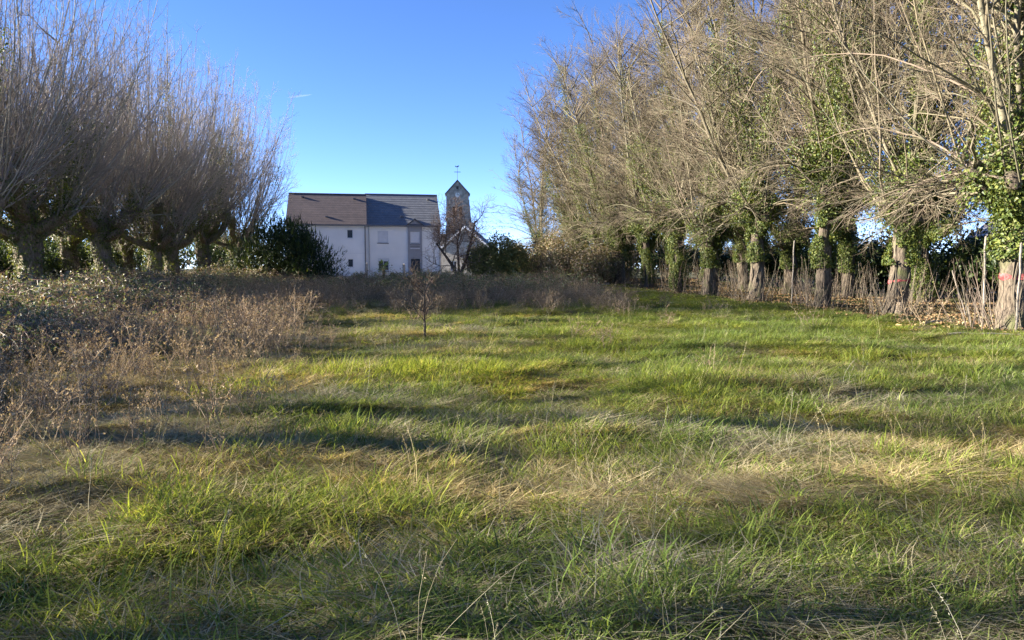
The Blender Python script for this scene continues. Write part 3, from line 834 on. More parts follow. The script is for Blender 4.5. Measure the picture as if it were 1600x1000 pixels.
def litter():
    rng = rs(95); n = 26000
    y = rng.uniform(9, 72, n); u = rng.uniform(0, 1, n) ** .8; re = right_edge(y)
    x = re - 1.0 + u * 11
    k = (x < .8 * y + 4)
    x, y = x[k], y[k]; n = len(x)
    c = np.stack([x, y, gz(x, y) + rng.uniform(.01, .06, n)], -1)
    L = rng.uniform(.06, .13, n)
    mb = MB(); mb.leaves(c, rng.normal(size=(n, 3)) * .55 + [0, 0, 1], L, L * .75, pal(rng, [(.24, .15, .08), (.33, .23, .12), (.17, .105, .06), (.42, .34, .18)], [3, 3, 2, 1.5], n), rng, .3)
    o = link('leaf_litter', mb.mesh('leaf_litter', M_LITTER))
    tag(o, 'fallen brown leaves lying under the right row of trees', 'leaves', kind='stuff')
litter()

# ------------------------------------------------------------------ shrubs, yew, hedge
def leaf_mass(rng, lobes, n, size, colors, w, shell=.45, fold=.2, aspect=.55, up=.25, noise=.3):
    """leaves through the outer volume of several ellipsoid lobes; returns (centres, normals, L, W, colours)"""
    lobes = np.array(lobes, float)      # x y z rx ry rz
    vol = (lobes[:, 3] * lobes[:, 4] * lobes[:, 5]) ** .67
    k = rng.choice(len(lobes), n, p=vol / vol.sum())
    d = unit(rng.normal(size=(n, 3)))
    r = 1 - shell * rng.uniform(0, 1, n) ** 1.6
    bump = 1 + noise * (vnoise(d[:, 0] * 3.1 + k * 5, d[:, 2] * 3.1 + d[:, 1] * 3.3, 7) - .5) * 2 + .16 * rng.normal(size=n) * (r > .9)
    c = lobes[k, :3] + d * lobes[k, 3:6] * (r * bump)[:, None]
    nr = unit(d + rng.normal(size=(n, 3)) * .6 + [0, 0, up])
    L = rng.uniform(size[0], size[1], n)
    keep = c[:, 2] > .03
    return c[keep], nr[keep], L[keep], L[keep] * aspect, pal(rng, colors, w, n, .25)[keep]
def shrub(name, loc, lobes, n, size, colors, w, label, cat='shrub', group=None, seed=1, aspect=.55, stem=(.12, .09, .07), stems=14, mat=None, noise=.3, rz=0):
    rng = rs(seed)
    e = empty(name, (loc[0], loc[1], gzf(loc[0], loc[1]) - .02), rz); tag(e, label, cat, group)
    mb = MB(); mb.leaves(*leaf_mass(rng, lobes, n, size, colors, w, aspect=aspect, noise=noise), rng)
    link('foliage', mb.mesh('foliage', mat or M_SHRUB), e)
    sb = MB(); lb = np.array(lobes)[rng.randint(0, len(lobes), stems)]
    tip = lb[:, :3] + rng.normal(size=(stems, 3)) * lb[:, 3:6] * .45; tip[:, 2] = np.maximum(tip[:, 2], .4)
    st = rng.normal(size=(stems, 3)) * [.25, .25, 0] - [0, 0, .1]
    d = unit(tip - st); P = bend(st, unit(d + [0, 0, .6]), d, np.linalg.norm(tip - st, axis=1), 7, rng, .07)
    sb.tubes(P, taper(rng.uniform(.03, .06, stems), np.full(stems, .008), 7), 5, stem)
    link('trunk' if cat == 'tree' else 'stem', sb.mesh('stem', M_TWIG), e)
    return e
YEW = [(.02, .038, .013), (.032, .056, .017), (.052, .08, .022), (.09, .12, .032)]
def yew():
    rng = rs(120); d = 58.5
    x0 = px(448, d)
    lob = [(-1.9, 0, 1.6, 2.3, 2.0, 1.9), (-.4, .2, 2.7, 2.2, 2.0, 2.2), (1.6, 0, 1.5, 2.3, 2.0, 1.8), (.5, -.6, 2.0, 2.4, 1.9, 2.3), (-2.8, -.4, 1.0, 1.3, 1.3, 1.2), (2.9, -.2, .8, 1.2, 1.2, 1.1), (.2, .3, 3.7, 1.2, 1.2, 1.3), (-1.3, .2, 3.2, 1.2, 1.2, 1.2), (1.5, .3, 2.9, 1.2, 1.2, 1.1)]
    e = shrub('yew_bush', (x0, d), lob, 26000, (.10, .26), YEW, [3, 3, 2, 1], 'broad dark evergreen yew bush in front of the white houses', 'bush', seed=121, aspect=.28, noise=.38)
    # upswept spray tips that break the outline
    m = 5200; c, nr, L, W, col = leaf_mass(rng, lob, m, (.25, .55), YEW, [2, 3, 3, 2], shell=.12, noise=.38)
    mb = MB(); o = unit(nr + np.array([0, 0, .7])); P = np.stack([c, c + o * L[:, None] * .6, c + o * L[:, None] + [0, 0, .03]], 1)
    mb.blades(P, np.full(len(c), .11), col)
    link('shoot_tips', mb.mesh('shoot_tips', M_SHRUB), e)
yew()
EVG = [(.022, .042, .014), (.038, .066, .018), (.06, .09, .025), (.10, .125, .035)]
LIT = [(.13, .15, .04), (.18, .19, .055), (.23, .225, .075), (.10, .11, .04)]  # sunlit yellow-green put into the leaf colours
shrub('evergreen_shrub', (px(768, 64), 64), [(0, 0, 1.5, 1.9, 1.7, 1.7), (.9, .2, 2.6, 1.5, 1.5, 1.5), (-1.0, .1, 2.0, 1.3, 1.3, 1.4), (1.9, 0, 1.6, 1.5, 1.5, 1.6)], 15000, (.12, .26), LIT, [3, 3, 2, 2],
      'yellow-green shrub between the church and the end of the ivy row', seed=131)
# dark shrubs and hedge plants behind the right avenue
R2 = rs(140)
for i, (x, d, h, w) in enumerate([(24, 23, 2.4, 2.9), (24.2, 29, 2.6, 2.9), (23.5, 34, 3.4, 3.0), (23.6, 39.5, 3.0, 3.0), (22.5, 45, 3.6, 3.1), (21.6, 51, 3.6, 3.2), (20.5, 57.5, 3.1, 3.1), (19.4, 64, 3.2, 3.2), (17.5, 71, 3.4, 3.3), (15.5, 77.5, 3.8, 3.6), (12.0, 80, 4.0, 3.6), (8.8, 83, 4.4, 3.6), (24.5, 17.5, 2.4, 2.4)]):
    lob = [(R2.uniform(-.8, .8) * w * .7, R2.uniform(-1, 1) * w * .55, h * R2.uniform(.35, .75), w * R2.uniform(.4, .65), w * R2.uniform(.45, .7), h * R2.uniform(.3, .45)) for _ in range(7)]
    shrub('hedge_shrub', (x, d), lob, 6500, (.14, .32), EVG, [3, 3, 2, 1.2], 'dark evergreen shrub in the hedge behind the right avenue', 'shrub', 'hedge shrubs behind the right avenue', seed=150 + i)
# undergrowth at the meadow edge of the right row
for i, (x, d, h) in enumerate([(4.6, 62, 3.2), (6.3, 57.5, 2.6), (2.3, 66, 3.4), (8.6, 67, 3.4), (3.6, 71, 4.4), (5.6, 75, 4.6), (1.2, 74, 3.6), (9.8, 73, 4.0), (7.2, 63, 3.0)]):
    lob = [(R2.uniform(-1.2, 1.2), R2.uniform(-1, 1), h * R2.uniform(.3, .7), R2.uniform(.8, 1.3), R2.uniform(.8, 1.3), h * .4) for _ in range(6)]
    shrub('brushwood_shrub', (x, d), lob, 4800, (.10, .24), [(.22, .165, .105), (.16, .15, .065), (.28, .22, .14), (.12, .13, .045)], [3, 2, 2, 2], 'brown twiggy shrub at the foot of the far right trees', 'shrub', 'brown shrubs at the far right trees', seed=170 + i, stems=40)
for i, (x, d, h, w) in enumerate([(-38, 30, 4.2, 3.4), (-38, 36.5, 4.0, 3.5), (-37.5, 43, 4.4, 3.5), (-38, 49.5, 4.2, 3.6), (-38, 56, 4.6, 3.7), (-37.5, 63, 4.8, 3.8), (-33, 70, 4.4, 3.6), (-39, 23, 4.0, 3.4), (-28, 76, 4.4, 3.6), (-31, 82, 4.6, 3.6)] + [(-31.2 - .05 * dd, dd, hh, 3.3) for dd, hh in ((27, 3.0), (33, 3.4), (39, 3.1), (45, 3.5), (51, 3.3), (57, 3.6), (63, 3.5))]):
    lob = [(R2.uniform(-.8, .8) * w * .7, R2.uniform(-1, 1) * w * .7, h * R2.uniform(.3, .75), w * R2.uniform(.45, .65), w * R2.uniform(.5, .75), h * R2.uniform(.25, .4)) for _ in range(8)]
    shrub('understorey_shrub', (x, d), lob, 5200, (.16, .36), EVG, [4, 3, 1.5, .6], 'dark evergreen shrub behind the left avenue, seen between its trunks', 'shrub', 'shrubs behind the left avenue', seed=190 + i)

# ------------------------------------------------------------------ houses
M_WHITE = mat_plain('white_render', (.88, .87, .85), .9, .05, .5, 0, .15)
M_GREYR = mat_plain('grey_render', (.34, .34, .36), .9, .06, 1.5, .15, .15)
M_FRAME = mat_plain('white_window_frame', (.78, .78, .78), .5, .03, 3)
M_SHUT = mat_plain('white_roller_shutter', (.74, .75, .78), .5, .04, 3)
M_SILL = mat_plain('grey_sill', (.22, .22, .23), .7, .1, 5)
M_DOOR = mat_plain('dark_blue_door', (.025, .035, .05), .45, .1, 5)
M_ZINC = mat_plain('zinc_pipe', (.16, .16, .17), .5, .1, 8, 0, .5)
M_PIPEW = mat_plain('pale_downpipe', (.55, .54, .52), .5, .06, 8)
M_GLASS = mat_plain('window_glass', (.035, .038, .045), .25, .1, 2, 0, .25)
def mat_tiles(name, a, b):
    m, nt, out = newmat(name)
    tc = N(nt, 'ShaderNodeTexCoord'); br = N(nt, 'ShaderNodeTexBrick')
    br.inputs['Scale'].default_value = 1; br.inputs['Brick Width'].default_value = .24; br.inputs['Row Height'].default_value = .22; br.inputs['Mortar Size'].default_value = .006
    br.inputs['Color1'].default_value = (*a, 1); br.inputs['Color2'].default_value = (*b, 1); br.inputs['Mortar'].default_value = (*[c * .5 for c in a], 1)
    nt.links.new(tc.outputs['Object'], br.inputs['Vector'])
    nz = N(nt, 'ShaderNodeTexNoise'); nz.inputs['Scale'].default_value = .9; nz.inputs['Detail'].default_value = 6; nt.links.new(tc.outputs['Object'], nz.inputs['Vector'])
    rp = N(nt, 'ShaderNodeValToRGB'); rp.color_ramp.elements[0].color = (.75, .75, .75, 1); rp.color_ramp.elements[1].color = (1.25, 1.22, 1.2, 1); nt.links.new(nz.outputs['Fac'], rp.inputs[0])
    mx = N(nt, 'ShaderNodeMix', data_type='RGBA', blend_type='MULTIPLY'); mx.inputs[0].default_value = 1
    nt.links.new(br.outputs['Color'], mx.inputs[6]); nt.links.new(rp.outputs[0], mx.inputs[7])
    bs = N(nt, 'ShaderNodeBsdfPrincipled'); bs.inputs['Roughness'].default_value = .55; bs.inputs['Specular IOR Level'].default_value = .4
    nt.links.new(mx.outputs[2], bs.inputs['Base Color']); nt.links.new(bs.outputs[0], out.inputs[0])
    return m
M_TILE_B = mat_tiles('brown_roof_tile', (.10, .083, .078), (.125, .102, .094))
M_SLATE = mat_tiles('grey_slate', (.13, .14, .155), (.165, .175, .19))
M_OLDSLATE = mat_tiles('old_slate', (.07, .072, .08), (.10, .10, .105))
M_STONE = mat_plain('church_stone', (.36, .32, .265), .95, .3, 1.6, .5, .1)
M_STONE2 = mat_plain('pale_stone', (.42, .38, .32), .95, .2, 2, .4, .1)
M_LOUVRE = mat_plain('louvre_wood', (.05, .047, .043), .8, .2, 4)
M_CLOCK = mat_plain('clock_face', (.72, .70, .64), .6, .05, 4)
M_IRON = mat_plain('iron', (.03, .03, .032), .6, .2, 5)

def facade(mb, x0, x1, y, z0, z1, holes, depth=.18):
    """front wall face in the plane y with real openings and their reveals"""
    xs = sorted(set([x0, x1] + [h[0] for h in holes] + [h[1] for h in holes])); zs = sorted(set([z0, z1] + [h[2] for h in holes] + [h[3] for h in holes]))
    for i in range(len(xs) - 1):
        for j in range(len(zs) - 1):
            cx = (xs[i] + xs[i + 1]) / 2; cz = (zs[j] + zs[j + 1]) / 2
            if any(h[0] < cx < h[1] and h[2] < cz < h[3] for h in holes): continue
            mb.add([(xs[i], y, zs[j]), (xs[i + 1], y, zs[j]), (xs[i + 1], y, zs[j + 1]), (xs[i], y, zs[j + 1])], [(0, 1, 2, 3)], smooth=False)
    for (a, b, c, d) in holes:
        q = y + depth
        mb.add([(a, y, c), (a, y, d), (a, q, d), (a, q, c)], [(0, 1, 2, 3)], smooth=False)
        mb.add([(b, y, c), (b, q, c), (b, q, d), (b, y, d)], [(0, 1, 2, 3)], smooth=False)
        mb.add([(a, y, d), (b, y, d), (b, q, d), (a, q, d)], [(0, 1, 2, 3)], smooth=False)
        mb.add([(a, y, c), (a, q, c), (b, q, c), (b, y, c)], [(0, 1, 2, 3)], smooth=False)
def quad(mb, *p):
    mb.add(list(p), [tuple(range(len(p)))], smooth=False)
def roof_slope(mb, x0, x1, ya, za, yb, zb, n=13, a=.032):
    """overlapping courses from eaves (ya,za) to ridge (yb,zb); each course a thin stepped slab"""
    dy = (yb - ya) / n; dz = (zb - za) / n
    L = math.hypot(dy, dz); ny, nz = -dz / L, abs(dy) / L
    ny = -abs(ny) if yb > ya else abs(ny)
    for i in range(n):
        y0, z0 = ya + dy * i, za + dz * i; y1, z1 = y0 + dy * 1.08, z0 + dz * 1.08
        b = .012
        v = [(x0, y0, z0), (x1, y0, z0), (x1, y1, z1), (x0, y1, z1), (x0, y0 + ny * a, z0 + nz * a), (x1, y0 + ny * a, z0 + nz * a), (x1, y1 + ny * b, z1 + nz * b), (x0, y1 + ny * b, z1 + nz * b)]
        mb.add(v, [(4, 5, 6, 7), (0, 1, 5, 4), (1, 2, 6, 5), (3, 0, 4, 7), (0, 3, 2, 1)], smooth=False)
def window(root, a, b, c, d, y, shutter=0.0, sill=M_SILL, bars=1):
    """frame set back in the opening, with pane(s), optional lowered shutter and a sill"""
    w = empty_part('window', root)
    mb = MB(); t = .06; y0, y1 = y + .10, y + .16
    mb.box(a, a + t, y0, y1, c, d); mb.box(b - t, b, y0, y1, c, d); mb.box(a + t, b - t, y0, y1, c, c + t); mb.box(a + t, b - t, y0, y1, d - t, d)
    for k in range(bars):
        xm = a + (b - a) * (k + 1) / (bars + 1); mb.box(xm - .025, xm + .025, y0 + .005, y1 - .005, c + t, d - t)
    w = link('window', mb.mesh('window', M_FRAME), root)
    mb = MB(); mb.box(a + t, b - t, y + .125, y + .14, c + t, d - t); link('pane', mb.mesh('pane', M_GLASS), w)
    if shutter > 0:
        mb = MB(); n = int((d - c) * shutter / .06)
        for i in range(n):
            z1 = d - i * .06; mb.box(a + .01, b - .01, y + .055 + .004 * (i % 2), y + .085, z1 - .056, z1 - .002)
        mb.box(a + .005, b - .005, y + .075, y + .09, d - n * .06, d - .001)
        link('shutter', mb.mesh('shutter', M_SHUT), w)
    if sill is not None:
        mb = MB(); mb.box(a - .06, b + .06, y - .06, y + .10, c - .07, c - .003); link('sill', mb.mesh('sill', sill), w)
    return w
def empty_part(*a): return None
def pipe(root, name, pts, r, mat, sides=8):
    mb = MB(); P = np.array(pts, float)[None]; mb.tubes(P, np.full((1, len(pts)), r), sides); return link(name, mb.mesh(name, mat), root)

HTH = radians(11.0); HZ = .55
def house(name, origin, W, D, eave, ridge, wallmat, tile, label, builder):
    root = empty(name, (origin[0], origin[1], HZ), HTH); tag(root, label, 'house')
    holes = builder['holes']
    mb = MB(); facade(mb, 0, W, 0, -.6, eave, [h[:4] for h in holes])
    quad(mb, (0, D, -.6), (0, D, eave), (W, D, eave), (W, D, -.6))
    for x in (0, W):
        quad(mb, (x, 0, -.6), (x, D, -.6), (x, D, eave), (x, D / 2, ridge - .12), (x, 0, eave))
    quad(mb, (0, .18, -.6), (W, .18, -.6), (W, .18, eave), (0, .18, eave)) if False else None
    # dark panel stands in for the unlit room behind the openings
    link('wall', mb.mesh('wall', wallmat), root)
    mb = MB(); mb.box(.05, W - .05, .19, .22, -.5, eave - .05); link('dark_room_panel', mb.mesh('dark_room_panel', M_LOUVRE), root)
    mb = MB(); o = .28; sl = (ridge - eave) / (D / 2)
    roof_slope(mb, -.06, W + .06, -o, eave - o * sl + .06, D / 2, ridge + .06, 13, builder['step']); roof_slope(mb, -.06, W + .06, D + o, eave - o * sl + .06, D / 2, ridge + .06)
    roof = link('roof', mb.mesh('roof', tile), root)
    mb = MB(); mb.tubes(np.array([[(-.07, D / 2, ridge + .09), (W / 2, D / 2, ridge + .09), (W + .07, D / 2, ridge + .09)]]), np.full((1, 3), .09), 8); link('ridge_cap', mb.mesh('ridge_cap', tile), roof)
    mb = MB(); mb.box(-.04, W + .04, -o - .1, -o + .02, eave - o * sl - .08, eave - o * sl + .04); link('gutter', mb.mesh('gutter', M_ZINC), root)
    for (x, t) in builder['vents']:
        y = D / 2 * t; z = eave + y * sl + .09
        mb = MB(); mb.box(x - .14, x + .14, y - .16, y + .12, z, z + .13); link('roof_vent', mb.mesh('roof_vent', M_ZINC), roof)
    for h in holes:
        if len(h) > 4 and h[4] == 'w': window(root, *h[:4], 0.0, *h[5:])
    return root
ct, snn = cos(HTH), sin(HTH)
LO = (px(449, 75.5), 75.5)
WL = 7.75; WR = 7.55; D = 8.2
sink = 0.9
RO = (LO[0] + WL * ct - sink * snn, LO[1] + WL * snn + sink * ct)
# heights above HZ
EV = 5.62; RG = 8.75
house('white_house', LO, WL, D, EV, RG, M_WHITE, M_TILE_B, 'white rendered house with a brown tiled roof, behind the dark yew bush',
      dict(holes=[(5.85, 6.45, 4.1, 4.98, 'w', 0, M_FRAME, 0), (5.9, 6.46, 1.2, 2.05, 'w', 0, M_FRAME, 0), (1.2, 2.2, 3.85, 5.0, 'w', 0, M_SILL, 1)], step=.018, vents=[(3.9, .16), (1.4, .85), (6.6, .82)]))
hr = house('white_house', RO, WR, D, EV + .03, RG + .15, M_WHITE, M_SLATE, 'white rendered house with a grey slate roof and a narrow gabled grey bay',
      dict(holes=[(1.15, 2.2, 3.68, 4.92, 'w', 1.0, M_SILL, 0), (1.18, 2.25, .85, 2.12, 'w', .25, M_SILL, 1)], step=.03, vents=[(3.65, .2), (6.6, .82)]))
hl = [o for o in bpy.data.objects if o.name == 'white_house'][0]
# belt joint and pipes on the houses
mb = MB(); mb.box(0.0, WL, -.012, -.002, 2.58, 2.63); link('belt_joint', mb.mesh('belt_joint', M_FRAME), hl)
pipe(hl, 'downpipe', [(WL - .10, -.30, EV - .30), (WL - .10, -.10, EV - .55), (WL - .10, -.10, .0)], .055, M_ZINC)
pipe(hr, 'downpipe', [(.30, -.26, EV - .28), (.30, -.09, EV - .55), (.30, -.09, .0)], .05, M_PIPEW)
pipe(hr, 'downpipe', [(WR - .12, -.26, EV - .28), (WR - .12, -.09, EV - .55), (WR - .12, -.09, .0)], .045, M_PIPEW)
def bay():
    a, b = 4.2, 5.65; y = -.16; top = 5.55; m = (a + b) / 2
    mb = MB(); facade(mb, a, b, y, -.6, top, [(a + .24, b - .24, 3.6, 4.85), (a + .30, b - .22, .0, 2.08)], .2)
    quad(mb, (a, y, top), (b, y, top), (m, y, top + .5))
    quad(mb, (a, 0, -.6), (a, y, -.6), (a, y, top), (a, 0, top)); quad(mb, (b, y, -.6), (b, 0, -.6), (b, 0, top), (b, y, top))
    ba = link('bay', mb.mesh('bay', M_GREYR), hr); ba['label'] = 'narrow grey rendered bay with a small gable over the door'
    window(hr, a + .24, b - .24, 3.6, 4.85, y, .95, M_SILL, 0)
    for z in (3.1, 3.3):
        mb = MB(); mb.box(a + .24, b - .24, y - .03, y - .003, z, z + .07); link('trim', mb.mesh('trim', M_FRAME if z < 3.2 else M_SILL), ba)
    mb = MB(); mb.box(a + .31, b - .23, y + .1, y + .15, .0, 2.07); dr = link('door', mb.mesh('door', M_DOOR), hr)
    mb = MB(); mb.box(b - .36, b - .33, y + .04, y + .098, .95, 1.15); link('handle', mb.mesh('handle', M_ZINC), dr)
    mb = MB(); t = .09
    for s in (-1, 1):
        e = m + s * ((b - a) / 2 + .3); ze = top - .22; zr = top + .56
        v = [(m, y - .2, zr), (e, y - .2, ze), (e, 2.3, ze), (m, 2.3, zr), (m, y - .2, zr + t), (e, y - .2, ze + t), (e, 2.3, ze + t), (m, 2.3, zr + t)]
        mb.add(v, [(0, 1, 2, 3), (4, 7, 6, 5), (0, 4, 5, 1), (1, 5, 6, 2), (2, 6, 7, 3), (3, 7, 4, 0)], smooth=False)
    link('bay_roof', mb.mesh('bay_roof', M_OLDSLATE), hr)
bay()

def bounce_ground():  # pale sheet added to bounce sunlight onto the shaded house fronts
    xs = np.linspace(-30, 8, 77); ys = np.linspace(61.5, 79.5, 37); X, Y = np.meshgrid(xs, ys)
    v = np.stack([X, Y, gz(X, Y) + .03], -1).reshape(-1, 3); i = (np.arange(36)[:, None] * 77 + np.arange(76)[None]).ravel()
    mb = MB(); mb.add(v, np.stack([i, i + 1, i + 78, i + 77], -1))
    o = link('bounce_sheet', mb.mesh('bounce_sheet', mat_plain('pale_bounce', (.60, .57, .52), .95, .15, 3, .3, .1))); o['kind'] = 'structure'
bounce_ground()
# garden in front of the houses: low wall, posts, fan palm
def garden():
    d = 71.0
    def post(x, d, h, w, label):
        z = gzf(x, d); mb = MB(); mb.box(-w / 2, w / 2, -w / 2, w / 2, -.2, h); mb.add([(-w / 2 - .03, -w / 2 - .03, h), (w / 2 + .03, -w / 2 - .03, h), (w / 2 + .03, w / 2 + .03, h), (-w / 2 - .03, w / 2 + .03, h), (0, 0, h + .12)], [(0, 1, 4, 4)][:0] or [(0, 3, 2, 1)], smooth=False)
        mb.add([(-w / 2 - .03, -w / 2 - .03, h + .002), (w / 2 + .03, -w / 2 - .03, h + .002), (w / 2 + .03, w / 2 + .03, h + .002), (-w / 2 - .03, w / 2 + .03, h + .002), (0, 0, h + .12)], [(0, 1, 4), (1, 2, 4), (2, 3, 4), (3, 0, 4)], smooth=False)
        tag(link('gate_post', mb.mesh('gate_post', M_STONE2), None, (x, d, z)), label, 'post')
    post(px(573.5, d), d, 1.45, .19, 'pale garden post below the join of the two white houses')
    post(px(631.5, d), d, 1.5, .22, 'pale garden post beside the grey bay and dark door')
    xw0, xw1 = px(562, d), px(690, d); z = gzf((xw0 + xw1) / 2, d)
    mb = MB(); mb.box(0, xw1 - xw0, 0, .18, -.3, .62); mb.box(-.03, xw1 - xw0 + .03, -.03, .21, .621, .68)
    tag(link('garden_wall', mb.mesh('garden_wall', M_WHITE), None, (xw0, d + .3, z)), 'low white garden wall in front of the slate-roofed house', 'wall')
    # palm
    rng = rs(210); x = px(600, 70); y = 70.0
    e = empty('fan_palm', (x, y, gzf(x, y))); tag(e, 'small fan palm with a crown of green leaves in the garden before the houses', 'palm')
    tb = MB(); P = np.array([[(0, 0, -.1), (.02, 0, .3), (.0, .02, .6), (.01, 0, .95)]]); tb.tubes(P, np.array([[.14, .13, .14, .11]]), 10, (.12, .085, .055)); link('trunk', tb.mesh('trunk', M_TWIG), e)
    fb = MB()
    for k in range(22):
        a = rng.uniform(0, 2 * pi); el = rng.uniform(-.3, 1.3); L = rng.uniform(.45, .7)
        d = np.array([cos(a) * cos(el), sin(a) * cos(el), sin(el)]); st = np.array([0, 0, .95]); hub = st + d * L
        fb.tubes(np.array([[st, (st + hub) / 2 + [0, 0, .03], hub]]), np.array([[.012, .01, .008]]), 4, (.08, .12, .03))
        u = unit(np.cross(d, [0, 0, 1.])); n = 15
        an = np.linspace(-1.35, 1.35, n); fd = d[None] * np.cos(an)[:, None] + u[None] * np.sin(an)[:, None]
        l = .48 * (1 - .25 * np.abs(an) / 1.35)
        Q = np.stack([np.repeat(hub[None], n, 0), hub + fd * l[:, None] * .5, hub + fd * l[:, None] - [0, 0, .08]], 1)
        fb.blades(Q, np.full(n, .055), pal(rng, [(.07, .13, .025), (.10, .17, .035), (.15, .2, .05)], [2, 2, 1], n))
    link('crown', fb.mesh('crown', M_SHRUB), e)
    for i, (xx, s) in enumerate([(560, .6), (617, .55), (662, .8), (680, .6)]):
        d = 69.0; xx = px(xx, d)
        shrub('garden_shrub', (xx, d), [(0, 0, .4 * s, .8 * s, .6 * s, .6 * s), (.5 * s, .1, .6 * s, .6 * s, .6 * s, .6 * s), (-.4 * s, .1, .7 * s, .5 * s, .5 * s, .5 * s)], 900, (.06, .13), EVG, [2, 3, 3, 2],
              'small garden shrub at the foot of the low white wall', 'shrub', 'shrubs at the garden wall', seed=220 + i, stems=6)
garden()

# ------------------------------------------------------------------ church, cottage, neighbour
def church():
    d = 150.0; x0, x1 = px(698, d), px(733, d); W = x1 - x0; z0 = .5
    e = empty('church', (x0, d, z0), radians(4)); tag(e, 'old stone church tower with a gabled top, clock and cross behind the bare tree', 'church')
    top = pz(303, d) - z0; apex = pz(284, d) - z0; D = 5.0; m = W / 2
    mb = MB(); facade(mb, 0, W, 0, -1, top, [(m - .95, m - .3, top - 4.6, top - 2.6), (m + .3, m + .95, top - 4.6, top - 2.6)], .35)
    quad(mb, (0, 0, top), (W, 0, top), (m, 0, apex)); quad(mb, (W, D, -1), (0, D, -1), (0, D, top), (m, D, apex), (W, D, top))
    quad(mb, (0, D, -1), (0, 0, -1), (0, 0, top), (0, D, top)); quad(mb, (W, 0, -1), (W, D, -1), (W, D, top), (W, 0, top))
    tower = link('tower', mb.mesh('tower', M_STONE), e)
    for k, z in enumerate((top - 5.1, top - 10)):
        mb = MB(); mb.box(-.14, W + .14, -.14, D + .14, z, z + .22); link('string_course', mb.mesh('string_course', M_STONE2), tower)
    for s in (0, 1):
        a = m - .95 if s == 0 else m + .3
        mb = MB()
        for i in range(9): mb.add([(a, .05, top - 4.5 + i * .22), (a + .65, .05, top - 4.5 + i * .22), (a + .65, .3, top - 4.38 + i * .22), (a, .3, top - 4.38 + i * .22)], [(0, 1, 2, 3)], smooth=False)
        mb.box(a, a + .65, .31, .34, top - 4.6, top - 2.6)
        link('louvre', mb.mesh('louvre', M_LOUVRE), tower)
    mb = MB()
    for s in (-1, 1):
        xe = m + s * (m + .25); ze = top - .25; t = .16; zr = apex + .08
        v = [(m, -.25, zr), (xe, -.25, ze), (xe, D + .25, ze), (m, D + .25, zr)]; v = v + [(p[0], p[1], p[2] + t) for p in v]
        mb.add(v, [(0, 1, 2, 3), (4, 7, 6, 5), (0, 4, 5, 1), (1, 5, 6, 2), (2, 6, 7, 3), (3, 7, 4, 0)], smooth=False)
    roof = link('roof', mb.mesh('roof', M_OLDSLATE), e)
    mb = MB(); n = 24; a = np.arange(n) / n * 2 * pi; c = np.array([m, -.06, top - .35])
    mb.add(np.concatenate([c + np.stack([np.cos(a) * .46, 0 * a, np.sin(a) * .46], -1), c + np.stack([np.cos(a) * .46, 0 * a + .055, np.sin(a) * .46], -1)]), [(k, (k + 1) % n, (k + 1) % n + n, k + n) for k in range(n)], smooth=False)
    mb.add(c + np.stack([np.cos(a) * .46, 0 * a, np.sin(a) * .46], -1), [tuple(range(n))], smooth=False)
    ck = link('clock', mb.mesh('clock', M_CLOCK), tower)
    mb = MB(); mb.box(m - .03, m + .03, -.09, -.07, top - .38, top + .12); mb.box(m - .03, m + .36, -.115, -.095, top - .38, top - .32); link('clock_hands', mb.mesh('clock_hands', M_IRON), ck)
    mb = MB(); mb.box(m - .22, m + .22, -.03, .02, top + .75, top + 1.35); link('gable_opening', mb.mesh('gable_opening', M_LOUVRE), tower)
    zc = pz(262, d) - z0
    mb = MB(); mb.tubes(np.array([[(m, .6, apex), (m, .6, (apex + zc) / 2), (m, .6, zc)]]), np.full((1, 3), .04), 6); mb.tubes(np.array([[(m - .62, .6, zc - 1.0), (m, .6, zc - 1.0), (m + .62, .6, zc - 1.0)]]), np.full((1, 3), .055), 6)
    cr = link('cross', mb.mesh('cross', M_IRON), roof)
    mb = MB(); mb.add([(m - .4, .58, zc), (m - .1, .58, zc + .05), (m + .15, .58, zc + .28), (m + .35, .58, zc + .2), (m + .2, .58, zc - .02), (m - .1, .58, zc - .1), (m - .45, .58, zc + .25)], [(0, 1, 2, 3, 4, 5, 6)], smooth=False)
    mb.add([(m - .4, .62, zc), (m - .1, .62, zc + .05), (m + .15, .62, zc + .28), (m + .35, .62, zc + .2), (m + .2, .62, zc - .02), (m - .1, .62, zc - .1), (m - .45, .62, zc + .25)], [(6, 5, 4, 3, 2, 1, 0)], smooth=False)
    link('weathercock', mb.mesh('weathercock', M_IRON), roof)
    # buttress that thickens the right corner downwards
    mb = MB(); v = [(W, .2, -1), (W + 1.6, .2, -1), (W + .08, .2, top - 1.2), (W, .2, top - 1.2)]; v = v + [(p[0], 1.6, p[2]) for p in v]
    mb.add(v, [(0, 1, 2, 3), (4, 7, 6, 5), (1, 5, 6, 2), (3, 2, 6, 7)], smooth=False); link('buttress', mb.mesh('buttress', M_STONE), tower)
    # nave to the left of and behind the tower
    zr = pz(364, d) - z0; zn = pz(388, d) - z0
    mb = MB(); mb.box(-3.2, -.02, 1.2, 9.0, -1, zn); link('nave', mb.mesh('nave', M_STONE), e)
    mb = MB(); roof_slope(mb, -3.4, -.02, .9, zn - .1, 5.1, zr, 12); roof_slope(mb, -3.4, -.02, 9.3, zn - .1, 5.1, zr, 12)
    quad(mb, (-3.2, 1.2, zn), (-3.2, 9.0, zn), (-3.2, 5.1, zr - .1)); link('nave_roof', mb.mesh('nave_roof', M_OLDSLATE), e)
church()
